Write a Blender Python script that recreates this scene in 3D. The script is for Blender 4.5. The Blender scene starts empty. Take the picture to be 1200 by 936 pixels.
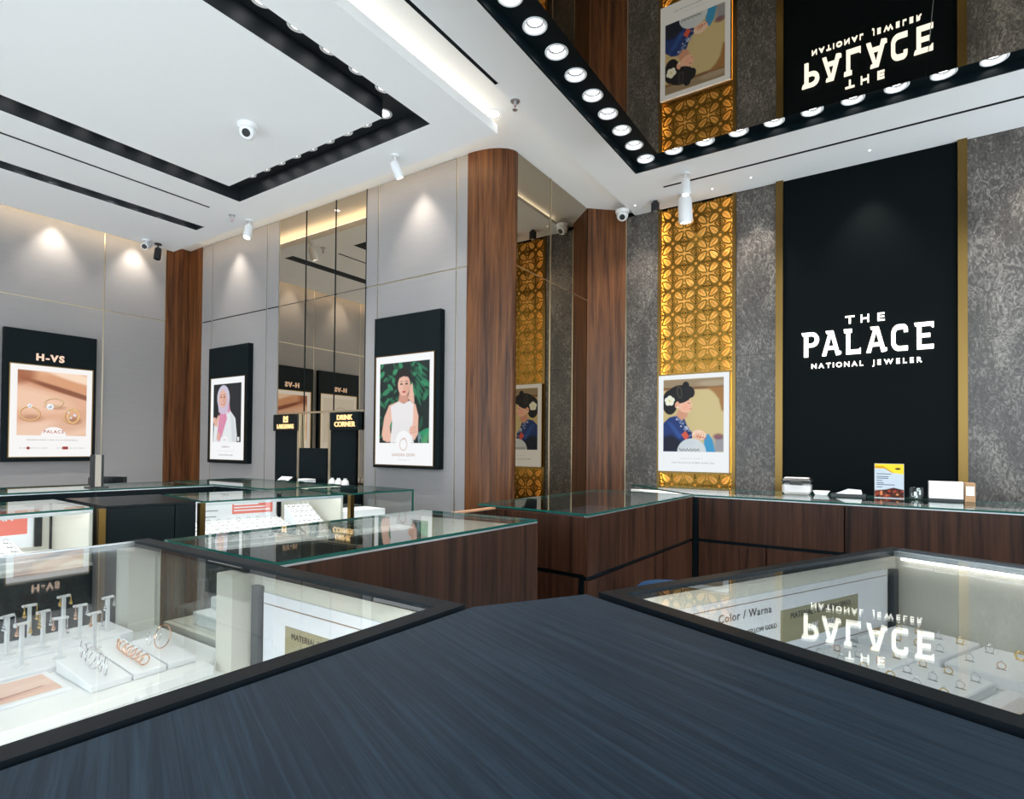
import bpy, bmesh, math, random
import numpy as np
from mathutils import Vector, Matrix

random.seed(7)
PI = math.pi
scene = bpy.context.scene
COL = scene.collection

# ------------------------------------------------------------------ camera
H = 1.28                                     # lens height above the floor
cd = bpy.data.cameras.new('camera')
cam = bpy.data.objects.new('camera', cd)
COL.objects.link(cam)
yaw, pitch, roll = (math.radians(a) for a in (33.596, 0.8168, 0.5077))
rt = Vector((math.sin(yaw), -math.cos(yaw), 0)); fw = Vector((math.cos(yaw), math.sin(yaw), 0)); up = Vector((0, 0, 1))
fw2 = fw * math.cos(pitch) + up * math.sin(pitch)
up2 = -fw * math.sin(pitch) + up * math.cos(pitch)
r3 = rt * math.cos(roll) + up2 * math.sin(roll)
u3 = -rt * math.sin(roll) + up2 * math.cos(roll)
M = Matrix((r3, u3, -fw2)).transposed().to_4x4()
M.translation = Vector((0, 0, H))
cam.matrix_world = M
cd.sensor_width = 36.0
cd.lens = 663.46 / 1200 * 36
cd.shift_y = (513.75 - 468) / 1200
cd.clip_start = 0.02
scene.camera = cam

# ------------------------------------------------------------------ world, exposure
w = bpy.data.worlds.new('world'); scene.world = w; w.use_nodes = True
bg = w.node_tree.nodes['Background']
bg.inputs[0].default_value = (0.81, 0.92, 1.0, 1)     # even added fill, standing in for a mall beyond the open sides
bg.inputs[1].default_value = 4.0
scene.view_settings.view_transform = 'Standard'
scene.view_settings.look = 'None'
scene.view_settings.gamma = 1.0
scene.view_settings.use_curve_mapping = False
scene.view_settings.exposure = 0.0
scene.cycles.transparent_max_bounces = 32
scene.cycles.max_bounces = 12
scene.cycles.glossy_bounces = 6
scene.cycles.sample_clamp_indirect = 4.0
scene.cycles.use_denoising = True
DOWN_W = 20.0        # watts of one recessed downlight
SPOT_W = 44.0       # watts of one wall-washing spot

# ------------------------------------------------------------------ materials
MATS = {}
def nodes_of(m):
    m.use_nodes = True
    return m.node_tree.nodes, m.node_tree.links, m.node_tree.nodes['Principled BSDF']
def mat(name, col, rough=0.5, metal=0.0, spec=0.5, noise=0.0, nscale=8.0, stretch=(1, 1, 1), bump=0.0, coat=0.0, emit=None, estr=0.0):
    if name in MATS: return MATS[name]
    m = bpy.data.materials.new(name); n, l, p = nodes_of(m)
    p.inputs['Base Color'].default_value = (*col, 1)
    p.inputs['Roughness'].default_value = rough
    p.inputs['Metallic'].default_value = metal
    p.inputs['Specular IOR Level'].default_value = spec
    p.inputs['Coat Weight'].default_value = coat
    if noise or bump:
        tc = n.new('ShaderNodeTexCoord'); mp = n.new('ShaderNodeMapping'); mp.inputs['Scale'].default_value = stretch
        nz = n.new('ShaderNodeTexNoise'); nz.inputs['Scale'].default_value = nscale; nz.inputs['Detail'].default_value = 4
        l.new(tc.outputs['Object'], mp.inputs[0]); l.new(mp.outputs[0], nz.inputs['Vector'])
        if noise:
            mx = n.new('ShaderNodeMix'); mx.data_type = 'RGBA'
            mx.inputs[6].default_value = (*[c * (1 - noise) for c in col], 1)
            mx.inputs[7].default_value = (*[min(1, c * (1 + noise)) for c in col], 1)
            l.new(nz.outputs[0], mx.inputs[0]); l.new(mx.outputs[2], p.inputs['Base Color'])
        if bump:
            b = n.new('ShaderNodeBump'); b.inputs['Strength'].default_value = bump; b.inputs['Distance'].default_value = 0.002
            l.new(nz.outputs[0], b.inputs['Height']); l.new(b.outputs[0], p.inputs['Normal'])
    if emit:
        p.inputs['Emission Color'].default_value = (*emit, 1); p.inputs['Emission Strength'].default_value = estr
    MATS[name] = m
    return m
def wood(name, c1, c2, scale=1.0, rot=0.0, axis='z', rough=0.38, bump=0.15, c0=None, spec=0.4, lo=0.52, hi=0.85):
    m = bpy.data.materials.new(name); n, l, p = nodes_of(m)
    tc = n.new('ShaderNodeTexCoord'); mp = n.new('ShaderNodeMapping')
    mp.inputs['Rotation'].default_value = (0, 0, rot)
    geo = n.new('ShaderNodeNewGeometry')
    l.new(geo.outputs['Position'], mp.inputs[0])
    st = {'z': (14, 14, 0.55), 'x': (0.35, 16, 16)}[axis]
    sc = n.new('ShaderNodeVectorMath'); sc.operation = 'MULTIPLY'; sc.inputs[1].default_value = [s * scale for s in st]
    l.new(mp.outputs[0], sc.inputs[0])
    n1 = n.new('ShaderNodeTexNoise'); n1.inputs['Scale'].default_value = 1.6; n1.inputs['Detail'].default_value = 7; n1.inputs['Distortion'].default_value = 0.9
    l.new(sc.outputs[0], n1.inputs['Vector'])
    n2 = n.new('ShaderNodeTexNoise'); n2.inputs['Scale'].default_value = 9; n2.inputs['Detail'].default_value = 3
    l.new(sc.outputs[0], n2.inputs['Vector'])
    ad = n.new('ShaderNodeMath'); ad.operation = 'MULTIPLY_ADD'; ad.inputs[1].default_value = 0.35
    l.new(n2.outputs[0], ad.inputs[0]); l.new(n1.outputs[0], ad.inputs[2])
    cr = n.new('ShaderNodeValToRGB'); e = cr.color_ramp.elements
    e[0].position = lo; e[0].color = (*c1, 1); e[1].position = hi; e[1].color = (*c2, 1)
    if c0:
        x = e.new(0.42); x.color = (*c0, 1)
    l.new(ad.outputs[0], cr.inputs[0]); l.new(cr.outputs[0], p.inputs['Base Color'])
    p.inputs['Roughness'].default_value = rough; p.inputs['Specular IOR Level'].default_value = spec
    b = n.new('ShaderNodeBump'); b.inputs['Strength'].default_value = bump; b.inputs['Distance'].default_value = 0.001
    l.new(ad.outputs[0], b.inputs['Height']); l.new(b.outputs[0], p.inputs['Normal'])
    MATS[name] = m
    return m
def emitter(name, col, s):
    if name in MATS: return MATS[name]
    m = bpy.data.materials.new(name); m.use_nodes = True; n = m.node_tree.nodes; l = m.node_tree.links
    n.clear(); o = n.new('ShaderNodeOutputMaterial'); e = n.new('ShaderNodeEmission')
    e.inputs[0].default_value = (*col, 1); e.inputs[1].default_value = s; l.new(e.outputs[0], o.inputs[0])
    MATS[name] = m
    return m
def glassmat(name, tint=(0.97, 0.985, 0.98), ior=1.5, gcol=(1, 1, 1)):
    m = bpy.data.materials.new(name); m.use_nodes = True; n = m.node_tree.nodes; l = m.node_tree.links
    n.clear(); o = n.new('ShaderNodeOutputMaterial'); t = n.new('ShaderNodeBsdfTransparent'); g = n.new('ShaderNodeBsdfGlossy')
    t.inputs[0].default_value = (*tint, 1); g.inputs[0].default_value = (*gcol, 1); g.inputs['Roughness'].default_value = 0.0
    f = n.new('ShaderNodeFresnel'); ge = n.new('ShaderNodeNewGeometry'); ma = n.new('ShaderNodeMath'); ma.operation = 'MULTIPLY_ADD'
    ma.inputs[1].default_value = 1 / ior - ior; ma.inputs[2].default_value = ior      # thin pane: same reflectance from either side
    l.new(ge.outputs['Backfacing'], ma.inputs[0]); l.new(ma.outputs[0], f.inputs[0])
    mx = n.new('ShaderNodeMixShader'); l.new(f.outputs[0], mx.inputs[0]); l.new(t.outputs[0], mx.inputs[1]); l.new(g.outputs[0], mx.inputs[2])
    l.new(mx.outputs[0], o.inputs[0])
    MATS[name] = m
    return m
def printmat(name, s):
    if name in MATS: return MATS[name]
    m = bpy.data.materials.new(name); m.use_nodes = True; n = m.node_tree.nodes; l = m.node_tree.links
    p = n['Principled BSDF']; a = n.new('ShaderNodeVertexColor'); a.layer_name = 'print'
    p.inputs['Roughness'].default_value = 0.3; p.inputs['Specular IOR Level'].default_value = 0.05
    if s > 0:
        p.inputs['Base Color'].default_value = (0.02, 0.02, 0.02, 1)
        l.new(a.outputs[0], p.inputs['Emission Color']); p.inputs['Emission Strength'].default_value = s
    else:
        l.new(a.outputs[0], p.inputs['Base Color'])
    MATS[name] = m
    return m

def stone_material():
    m = bpy.data.materials.new('grey_stone'); n, l, p = nodes_of(m)
    geo = n.new('ShaderNodeNewGeometry')
    mp = n.new('ShaderNodeMapping'); mp.inputs['Scale'].default_value = (1, 1.7, 1.0); mp.inputs['Rotation'].default_value = (0.5, 0, 0)
    l.new(geo.outputs['Position'], mp.inputs[0])
    def nz(sc, det, dist):
        q = n.new('ShaderNodeTexNoise'); q.inputs['Scale'].default_value = sc; q.inputs['Detail'].default_value = det; q.inputs['Distortion'].default_value = dist
        l.new(mp.outputs[0], q.inputs['Vector']); return q
    n0, n1, n2 = nz(2.2, 3, 0.5), nz(17, 4, 2.2), nz(55, 3, 2.5)
    a1 = n.new('ShaderNodeMath'); a1.operation = 'MULTIPLY_ADD'; a1.inputs[1].default_value = 0.6; l.new(n0.outputs[0], a1.inputs[0]); l.new(n1.outputs[0], a1.inputs[2])
    a2 = n.new('ShaderNodeMath'); a2.operation = 'MULTIPLY_ADD'; a2.inputs[1].default_value = 0.55; l.new(n2.outputs[0], a2.inputs[0]); l.new(a1.outputs[0], a2.inputs[2])
    cr = n.new('ShaderNodeValToRGB'); e = cr.color_ramp.elements
    mr = n.new('ShaderNodeMapRange'); mr.inputs[1].default_value = 0.62; mr.inputs[2].default_value = 1.55; l.new(a2.outputs[0], mr.inputs[0])
    e[0].position = 0.15; e[0].color = (0.026, 0.022, 0.019, 1); e[1].position = 0.92; e[1].color = (0.36, 0.32, 0.28, 1)
    x = e.new(0.50); x.color = (0.078, 0.068, 0.060, 1)
    l.new(mr.outputs[0], cr.inputs[0]); l.new(cr.outputs[0], p.inputs['Base Color'])
    p.inputs['Roughness'].default_value = 0.35
    b = n.new('ShaderNodeBump'); b.inputs['Strength'].default_value = 0.15; b.inputs['Distance'].default_value = 0.002
    l.new(a2.outputs[0], b.inputs['Height']); l.new(b.outputs[0], p.inputs['Normal'])
    MATS['stone'] = m
    return m

WHITE = mat('ceiling_white', (0.83, 0.85, 0.87), 0.8)
BLACKP = mat('black_lacquer', (0.003, 0.007, 0.009), 0.3, spec=0.14)
BLACKM = mat('black_matt', (0.004, 0.008, 0.010), 0.5, spec=0.10, noise=0.2, nscale=3, stretch=(1, 1, 0.2))
FABRIC = mat('grey_fabric', (0.262, 0.252, 0.254), 0.75, noise=0.10, nscale=4, stretch=(1.2, 1.2, 55), bump=0.25)
BRASS = mat('brushed_brass', (0.19, 0.118, 0.038), 0.30, 1.0)
BRASST = mat('pale_brass', (0.60, 0.52, 0.38), 0.3, 1.0)
GOLDL = mat('gold_lattice', (0.24, 0.135, 0.025), 0.32, 1.0)
GOLDB = mat('gold_backing', (0.80, 0.45, 0.10), 0.5, emit=(1.0, 0.46, 0.09), estr=0.26)
WALNUT = wood('walnut', (0.046, 0.0155, 0.006), (0.165, 0.063, 0.021), c0=(0.018, 0.0065, 0.0032), spec=0.25)
WALNUT2 = wood('walnut_counter', (0.0175, 0.0070, 0.0042), (0.058, 0.0235, 0.0125), 1.15, c0=(0.008, 0.0033, 0.0024), spec=0.22)
BLKWOOD = wood('black_oak', (0.010, 0.021, 0.035), (0.024, 0.047, 0.072), 6.0, -math.radians(67.5), 'x', 0.5, 0.5, spec=0.22, lo=0.60, hi=0.92)
STONE = stone_material()
MIRROR = mat('bronze_mirror', (0.52, 0.45, 0.36), 0.0, 1.0)
MIRRORM = mat('dark_bronze_mirror', (0.38, 0.32, 0.24), 0.0, 1.0)
MIRRORD = mat('smoked_ceiling_mirror', (0.36, 0.33, 0.28), 0.0, 1.0)
GLASS = glassmat('clear_glass', gcol=(0.72, 0.74, 0.74))
GLASSE = mat('green_glass_edge', (0.010, 0.085, 0.066), 0.12, 0.0, 0.5)
CREAM = mat('cream_laminate', (0.62, 0.60, 0.52), 0.5)
CASEW = mat('case_white', (0.86, 0.86, 0.85), 0.55, noise=0.02, nscale=30)
LEATH = mat('white_leatherette', (0.84, 0.845, 0.86), 0.5, bump=0.2, nscale=220)
RAIL = mat('dark_rail', (0.006, 0.009, 0.012), 0.4, spec=0.13)
RAILG = mat('charcoal_rail', (0.035, 0.042, 0.052), 0.35)
ALU = mat('aluminium', (0.62, 0.64, 0.66), 0.3, 0.9)
PLW = mat('white_plastic', (0.75, 0.76, 0.77), 0.4)
PLB = mat('black_plastic', (0.01, 0.011, 0.012), 0.35)
SILVER = mat('silver', (0.80, 0.80, 0.82), 0.15, 1.0)
GOLD = mat('yellow_gold', (0.85, 0.58, 0.20), 0.2, 1.0)
ROSE = mat('rose_gold', (0.85, 0.52, 0.36), 0.2, 1.0)
GEM = mat('diamond', (0.9, 0.93, 0.97), 0.03, 0.0, 1.0, coat=1.0)
PAPER = mat('white_paper', (0.78, 0.79, 0.83), 0.6)
OLIVE = mat('olive_print', (0.30, 0.27, 0.16), 0.6)
INK = mat('dark_ink', (0.03, 0.03, 0.03), 0.6)
REDP = mat('coral_red_print', (0.72, 0.16, 0.12), 0.6)
LETTER = emitter('lit_letters', (1.0, 0.97, 0.88), 3.2)
WARML = emitter('warm_lit_letters', (1.0, 0.66, 0.30), 1.5)
LED = emitter('warm_led', (1.0, 0.86, 0.66), 15.0)
LEDW = emitter('wall_cove_led', (1.0, 0.76, 0.48), 20.0)
LEDG = emitter('amber_led', (1.0, 0.66, 0.22), 34.0)
CLED = emitter('cool_case_led', (0.96, 0.98, 1.0), 26.0)
CLED2 = emitter('soft_case_led', (1.0, 0.98, 0.94), 14.0)
CLED1 = emitter('bright_case_led', (0.95, 0.98, 1.0), 74.0)
LENS = emitter('downlight_lens', (1.0, 0.98, 0.95), 6.0)
FLOORM = mat('pale_floor_tile', (0.55, 0.53, 0.50), 0.25, noise=0.08, nscale=2)
PRINTL = printmat('lightbox_print', 1.0)
PRINTP = printmat('paper_print', 0.0)

# ------------------------------------------------------------------ mesh helpers
class MB:
    def __init__(s): s.v = []; s.f = []; s.mi = []
    def add(s, vs, fs, mi=0):
        o = len(s.v); s.v += [tuple(p) for p in vs]; s.f += [tuple(i + o for i in f) for f in fs]; s.mi += [mi] * len(fs); return s
    def prism(s, poly, z0, z1, side=0, cap=0):
        n = len(poly)
        a = sum(poly[i][0] * poly[(i + 1) % n][1] - poly[(i + 1) % n][0] * poly[i][1] for i in range(n))
        if a < 0: poly = poly[::-1]
        vs = [(p[0], p[1], z0) for p in poly] + [(p[0], p[1], z1) for p in poly]
        s.add(vs, [tuple(range(n - 1, -1, -1)), tuple(range(n, 2 * n))], cap)
        s.add(vs, [(i, (i + 1) % n, n + (i + 1) % n, n + i) for i in range(n)], side)
        return s
    def box(s, x0, x1, y0, y1, z0, z1, mi=0):
        x0, x1 = min(x0, x1), max(x0, x1); y0, y1 = min(y0, y1), max(y0, y1); z0, z1 = min(z0, z1), max(z0, z1)
        vs = [(x0, y0, z0), (x1, y0, z0), (x1, y1, z0), (x0, y1, z0), (x0, y0, z1), (x1, y0, z1), (x1, y1, z1), (x0, y1, z1)]
        return s.add(vs, [(3, 2, 1, 0), (4, 5, 6, 7), (0, 1, 5, 4), (1, 2, 6, 5), (2, 3, 7, 6), (3, 0, 4, 7)], mi)
    def tube(s, pts, r, n=8, caps=True, mi=0, closed=False):
        P = [Vector(p) for p in pts]; R = r if hasattr(r, '__len__') else [r] * len(P)
        o = len(s.v); prev = None; k = len(P)
        for i, p in enumerate(P):
            if closed: t = P[(i + 1) % k] - P[i - 1]
            else: t = (P[min(i + 1, k - 1)] - P[max(i - 1, 0)])
            t.normalize()
            a = prev if prev is not None else (Vector((0, 0, 1)) if abs(t.z) < 0.9 else Vector((1, 0, 0)))
            u = (a - t * a.dot(t)).normalized(); prev = u; v = t.cross(u)
            for j in range(n):
                q = p + (u * math.cos(2 * PI * j / n) + v * math.sin(2 * PI * j / n)) * R[i]
                s.v.append(tuple(q))
        m = k if closed else k - 1
        for i in range(m):
            for j in range(n):
                a = o + i * n + j; b = o + i * n + (j + 1) % n; i2 = (i + 1) % k
                c = o + i2 * n + (j + 1) % n; d = o + i2 * n + j
                s.f.append((a, b, c, d)); s.mi.append(mi)
        if caps and not closed:
            s.f.append(tuple(o + j for j in range(n - 1, -1, -1))); s.mi.append(mi)
            s.f.append(tuple(o + (k - 1) * n + j for j in range(n))); s.mi.append(mi)
        return s
    def lathe(s, prof, n=24, c=(0, 0, 0), mi=0, cap=True):
        o = len(s.v); k = len(prof)
        for r, z in prof:
            for j in range(n):
                a = 2 * PI * j / n; s.v.append((c[0] + r * math.cos(a), c[1] + r * math.sin(a), c[2] + z))
        for i in range(k - 1):
            for j in range(n):
                s.f.append((o + i * n + j, o + i * n + (j + 1) % n, o + (i + 1) * n + (j + 1) % n, o + (i + 1) * n + j)); s.mi.append(mi)
        if cap and prof[0][0] > 1e-6: s.f.append(tuple(o + j for j in range(n - 1, -1, -1))); s.mi.append(mi)
        if cap and prof[-1][0] > 1e-6: s.f.append(tuple(o + (k - 1) * n + j for j in range(n))); s.mi.append(mi)
        return s
    def xform(s, m):
        s.v = [tuple(m @ Vector(p)) for p in s.v]; return s
    def build(s, name, mats, parent=None, smooth=False, bevel=0.0):
        me = bpy.data.meshes.new(name)
        off = Vector((0, 0, 0))
        if parent is not None:
            q = parent
            while q is not None: off += q.location; q = q.parent
        me.from_pydata([tuple(Vector(p) - off) for p in s.v], [], s.f)
        if not isinstance(mats, (list, tuple)): mats = [mats]
        for m in mats: me.materials.append(m)
        me.polygons.foreach_set('material_index', s.mi)
        me.update()
        bm = bmesh.new(); bm.from_mesh(me)
        bmesh.ops.remove_doubles(bm, verts=bm.verts, dist=1e-6)
        bmesh.ops.recalc_face_normals(bm, faces=bm.faces)
        if bevel:
            ed = [e for e in bm.edges if len(e.link_faces) == 2 and e.calc_face_angle(0) > 0.5]
            bmesh.ops.bevel(bm, geom=ed, offset=bevel, segments=1, affect='EDGES', profile=0.5)
        bm.to_mesh(me); bm.free()
        if smooth:
            me.polygons.foreach_set('use_smooth', [True] * len(me.polygons))
            try: me.set_sharp_from_angle(angle=math.radians(40))
            except Exception: pass
        o = bpy.data.objects.new(name, me); COL.objects.link(o)
        if parent is not None: o.parent = parent
        return o

def box(name, m, parent, x0, x1, y0, y1, z0, z1, bevel=0.0):
    return MB().box(x0, x1, y0, y1, z0, z1).build(name, m, parent, bevel=bevel)
def tag(o, label, cat, group=None):
    o['label'] = label; o['category'] = cat
    if group: o['group'] = group
    return o
def thing(name, label, cat, loc, group=None):
    o = bpy.data.objects.new(name, None); COL.objects.link(o); o.location = loc; o.empty_display_size = 0.05
    return tag(o, label, cat, group)
def struct(o):
    o['kind'] = 'structure'; return o
def dup(root, loc, rz=0.0, label=None, group=None, sc=None):
    r = root.copy(); COL.objects.link(r); r.location = loc; r.rotation_euler = (0, 0, rz)
    if sc: r.scale = (sc, sc, sc)
    if label: r['label'] = label
    if group: r['group'] = group
    for ch in list(root.children):
        c = ch.copy(); COL.objects.link(c); c.parent = r
        for g in list(ch.children):
            d = g.copy(); COL.objects.link(d); d.parent = c
    return r

def text_mesh(body, size, extrude=0.0, spacing=1.0, font_bold=0.0, align='CENTER'):
    cu = bpy.data.curves.new('txt', 'FONT'); cu.body = body; cu.size = size; cu.extrude = extrude
    cu.align_x = align; cu.align_y = 'CENTER'; cu.space_character = spacing; cu.offset = font_bold; cu.resolution_u = 3
    o = bpy.data.objects.new('txt', cu); COL.objects.link(o)
    bpy.context.view_layer.update()
    dg = bpy.context.evaluated_depsgraph_get()
    me = bpy.data.meshes.new_from_object(o.evaluated_get(dg))
    bpy.data.objects.remove(o); bpy.data.curves.remove(cu)
    return me
def text(name, body, size, m, parent, origin, ux, uz, spacing=1.0, extrude=0.0008, bold=0.0, width=None, align='CENTER'):
    """writing laid on a plane: ux = reading direction, uz = up; origin is its centre (world)"""
    me = text_mesh(body, size, extrude, spacing, bold, align)
    me.materials.clear(); me.materials.append(m)
    ux = Vector(ux).normalized(); uz = Vector(uz).normalized(); n = ux.cross(uz)
    if width:
        xs = [v.co.x for v in me.vertices]; s = width / max(1e-6, max(xs) - min(xs)); mid = (max(xs) + min(xs)) / 2
        for v in me.vertices: v.co.x = (v.co.x - mid) * s
    off = Vector((0, 0, 0)); q = parent
    while q is not None: off += q.location; q = q.parent
    o3 = Vector(origin) - off
    for v in me.vertices:
        v.co = o3 + ux * v.co.x + uz * v.co.y + n * v.co.z
    me.name = name
    o = bpy.data.objects.new(name, me); COL.objects.link(o); o.parent = parent
    return o

# painter for flat prints --------------------------------------------------
def lin(c):
    c = np.asarray(c, float) / 255.0
    return np.where(c <= 0.04045, c / 12.92, ((c + 0.055) / 1.055) ** 2.4)
class Art:
    """a little canvas: x to the right, y up, both in 0..1 of the print"""
    def __init__(s, nx, ny, base):
        s.nx, s.ny = nx, ny
        gx, gy = np.meshgrid(np.linspace(0, 1, nx), np.linspace(0, 1, ny))
        s.X, s.Y = gx, gy; s.A = ny / nx
        s.C = np.zeros((ny, nx, 3)) + lin(base); s.clip = np.ones((ny, nx))
    def mix(s, m, c):
        m = (np.clip(m, 0, 1) * s.clip)[..., None]; s.C = s.C * (1 - m) + lin(c) * m
    def ell(s, x, y, rx, ry, c, rot=0, soft=0.06, a=1.0):
        dx = s.X - x; dy = (s.Y - y) * s.A; t = math.radians(rot)
        u = dx * math.cos(t) + dy * math.sin(t); v = -dx * math.sin(t) + dy * math.cos(t)
        d = np.sqrt((u / rx) ** 2 + (v / (ry * s.A)) ** 2)
        s.mix((1 - d) / soft + 0.5 if soft else (d < 1), c) if a == 1 else s.mix(np.clip((1 - d) / soft + 0.5, 0, 1) * a, c)
    def poly(s, pts, c, soft=0.008, a=1.0):
        inside = np.zeros(s.X.shape, bool); dist = np.full(s.X.shape, 9.0); n = len(pts)
        for i in range(n):
            x1, y1 = pts[i]; x2, y2 = pts[(i + 1) % n]
            cond = (y1 > s.Y) != (y2 > s.Y)
            with np.errstate(divide='ignore', invalid='ignore'):
                xi = (x2 - x1) * (s.Y - y1) / ((y2 - y1) if y2 != y1 else 1e-9) + x1
            inside ^= cond & (s.X < xi)
            ex, ey = x2 - x1, (y2 - y1) * s.A; L = ex * ex + ey * ey + 1e-12
            t = np.clip(((s.X - x1) * ex + (s.Y - y1) * s.A * ey) / L, 0, 1)
            dist = np.minimum(dist, np.hypot(s.X - x1 - t * ex, (s.Y - y1) * s.A - t * ey))
        sd = np.where(inside, dist, -dist)
        s.mix((np.clip(sd / soft + 0.5, 0, 1)) * a, c)
    def line(s, pts, wd, c, a=1.0, soft=0.004):
        d = np.full(s.X.shape, 9.0)
        for (x1, y1), (x2, y2) in zip(pts[:-1], pts[1:]):
            ex, ey = x2 - x1, (y2 - y1) * s.A; L = ex * ex + ey * ey + 1e-12
            t = np.clip(((s.X - x1) * ex + (s.Y - y1) * s.A * ey) / L, 0, 1)
            d = np.minimum(d, np.hypot(s.X - x1 - t * ex, (s.Y - y1) * s.A - t * ey))
        s.mix(np.clip((wd / 2 - d) / soft + 0.5, 0, 1) * a, c)
    def ring(s, x, y, rx, ry, wd, c, rot=0, a=1.0):
        pts = []
        for k in range(33):
            t = 2 * PI * k / 32; u = rx * math.cos(t); v = ry * s.A * math.sin(t); q = math.radians(rot)
            pts.append((x + u * math.cos(q) - v * math.sin(q), y + (u * math.sin(q) + v * math.cos(q)) / s.A))
        s.line(pts, wd, c, a)
    def rect(s, x0, y0, x1, y1, c, soft=0.004): s.poly([(x0, y0), (x1, y0), (x1, y1), (x0, y1)], c, soft)
    def setclip(s, x0, y0, x1, y1): s.clip = ((s.X >= x0) & (s.X <= x1) & (s.Y >= y0) & (s.Y <= y1)).astype(float)
    def noclip(s): s.clip = np.ones((s.ny, s.nx))
    def lines_of_text(s, x0, x1, y, h, c, a=0.6, words=None):
        rng = random.Random(int(y * 1000)); x = x0
        while x < x1:
            wd = rng.uniform(0.012, 0.03); s.rect(x, y - h / 2, min(x + wd, x1), y + h / 2, c); x += wd + rng.choice((0.006, 0.006, 0.016))
def print_on(name, art, m, parent, origin, ux, uz, wd, ht):
    """a flat print: origin = lower left corner (world)"""
    nx, ny = art.nx, art.ny; off = Vector((0, 0, 0)); q = parent
    while q is not None: off += q.location; q = q.parent
    ux = Vector(ux); uz = Vector(uz); o0 = Vector(origin) - off
    gx = np.linspace(0, wd, nx); gy = np.linspace(0, ht, ny)
    V = (np.array(o0)[None, None] + gx[None, :, None] * np.array(ux) + gy[:, None, None] * np.array(uz)).reshape(-1, 3)
    i = np.arange(ny - 1)[:, None] * nx + np.arange(nx - 1)[None]
    F = np.stack([i, i + 1, i + nx + 1, i + nx], -1).reshape(-1, 4)
    me = bpy.data.meshes.new(name); me.from_pydata(V.tolist(), [], F.tolist())
    ca = me.color_attributes.new('print', 'FLOAT_COLOR', 'POINT')
    rgba = np.concatenate([art.C.reshape(-1, 3), np.ones((nx * ny, 1))], 1)
    ca.data.foreach_set('color', rgba.astype(np.float32).ravel())
    me.materials.append(m)
    o = bpy.data.objects.new(name, me); COL.objects.link(o); o.parent = parent
    return o

# ================================================================== the room
def Z(r): return r + H
XA, YL, YM, XB = 3.365, 6.72, 2.33, 5.0
ZL, ZR, ZU = Z(2.095), Z(2.165), Z(2.225)
SEAM = Z(1.365)

floor = struct(box('floor', FLOORM, None, -4.2, 5.3, -3.2, 7.0, -0.1, 0.0))
ceiling = struct(box('ceiling', WHITE, None, -4.2, 5.3, -3.2, 7.0, ZU, ZU + 0.12))
# dropped left field with its light channel
XE, YE, YF = 3.06, 2.192, 6.50
T = 0.05
for r in ((-4.2, XE, YE, 2.481), (-4.2, XE, 4.672, 5.503), (2.88, XE, 5.503, 5.657), (-4.2, -0.6, 5.503, 5.657), (-4.2, XE, 5.657, YF),
          (2.742, XE, 2.481, 4.672), (-4.2, -0.6, 2.481, 4.672), (-0.38, 2.526, 2.698, 4.46)):
    box('dropped_panel', WHITE, ceiling, r[0], r[1], r[2], r[3], ZL, ZL + T)
box('lip', WHITE, ceiling, -4.2, XE + 0.012, YE - 0.012, YE - 0.0005, ZL, ZL + 0.062)
box('lip', WHITE, ceiling, XE + 0.0005, XE + 0.012, YE, YF, ZL, ZL + 0.062)
ch = MB()
zt = ZL + 0.118
ch.box(-0.6, 2.742, 2.481, 2.698, zt, zt + 0.006).box(-0.6, 2.742, 4.46, 4.672, zt, zt + 0.006)
ch.box(2.526, 2.742, 2.698, 4.46, zt, zt + 0.006).box(-0.6, -0.38, 2.698, 4.46, zt, zt + 0.006)
e = 0.003
for (x0, x1, y0, y1) in ((-0.6, 2.742, 2.481, 2.481 + e), (-0.6, 2.742, 4.672 - e, 4.672), (2.742 - e, 2.742, 2.481, 4.672), (-0.6, -0.6 + e, 2.481, 4.672),
                         (-0.38, 2.526, 2.698 - e, 2.698), (-0.38, 2.526, 4.46, 4.46 + e), (2.526, 2.526 + e, 2.698, 4.46), (-0.38 - e, -0.38, 2.698, 4.46)):
    ch.box(x0, x1, y0, y1, ZL + 0.001, zt)
CHB = mat('channel_black', (0.006, 0.010, 0.014), 0.5)
ch.build('light_channel', CHB, ceiling)
c2 = MB().box(-0.6, 2.88, 5.503, 5.657, zt, zt + 0.006)
for (x0, x1, y0, y1) in ((-0.6, 2.88, 5.503, 5.503 + e), (-0.6, 2.88, 5.657 - e, 5.657), (2.88 - e, 2.88, 5.503, 5.657), (-0.6, -0.6 + e, 5.503, 5.657)):
    c2.box(x0, x1, y0, y1, ZL + 0.001, zt)
c2.build('light_channel', CHB, ceiling)
box('air_slot', BLACKM, ceiling, -0.6, 2.66, 4.995, 5.017, ZL - 0.002, ZL + 0.01)
# right field
for r in ((-4.2, 5.0, -3.2, 1.965),):
    box('dropped_panel', WHITE, ceiling, *r, ZR, ZR + 0.03)
box('air_slot', BLACKM, ceiling, -0.6, 2.73, 1.935, 1.957, ZR - 0.002, ZR + 0.01)
box('air_slot', BLACKM, ceiling, 4.562, 4.586, -3.0, 1.552, ZR - 0.002, ZR + 0.01)
# concealed warm strips in the raised border
box('cove_strip', LED, ceiling, -4.0, 2.95, YE + 0.05, YE + 0.065, ZL + T, ZL + T + 0.008)
box('cove_strip', LEDW, ceiling, XE - 0.03, XE - 0.015, YE + 0.1, YF, ZL + T, ZL + T + 0.03)
box('cove_strip', LEDW, ceiling, -4.0, XE - 0.1, YF - 0.03, YF - 0.015, ZL + T, ZL + T + 0.03)
box('cove_strip', LED, ceiling, -4.0, 4.8, 1.90, 1.912, ZR + 0.03, ZR + 0.037)

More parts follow.
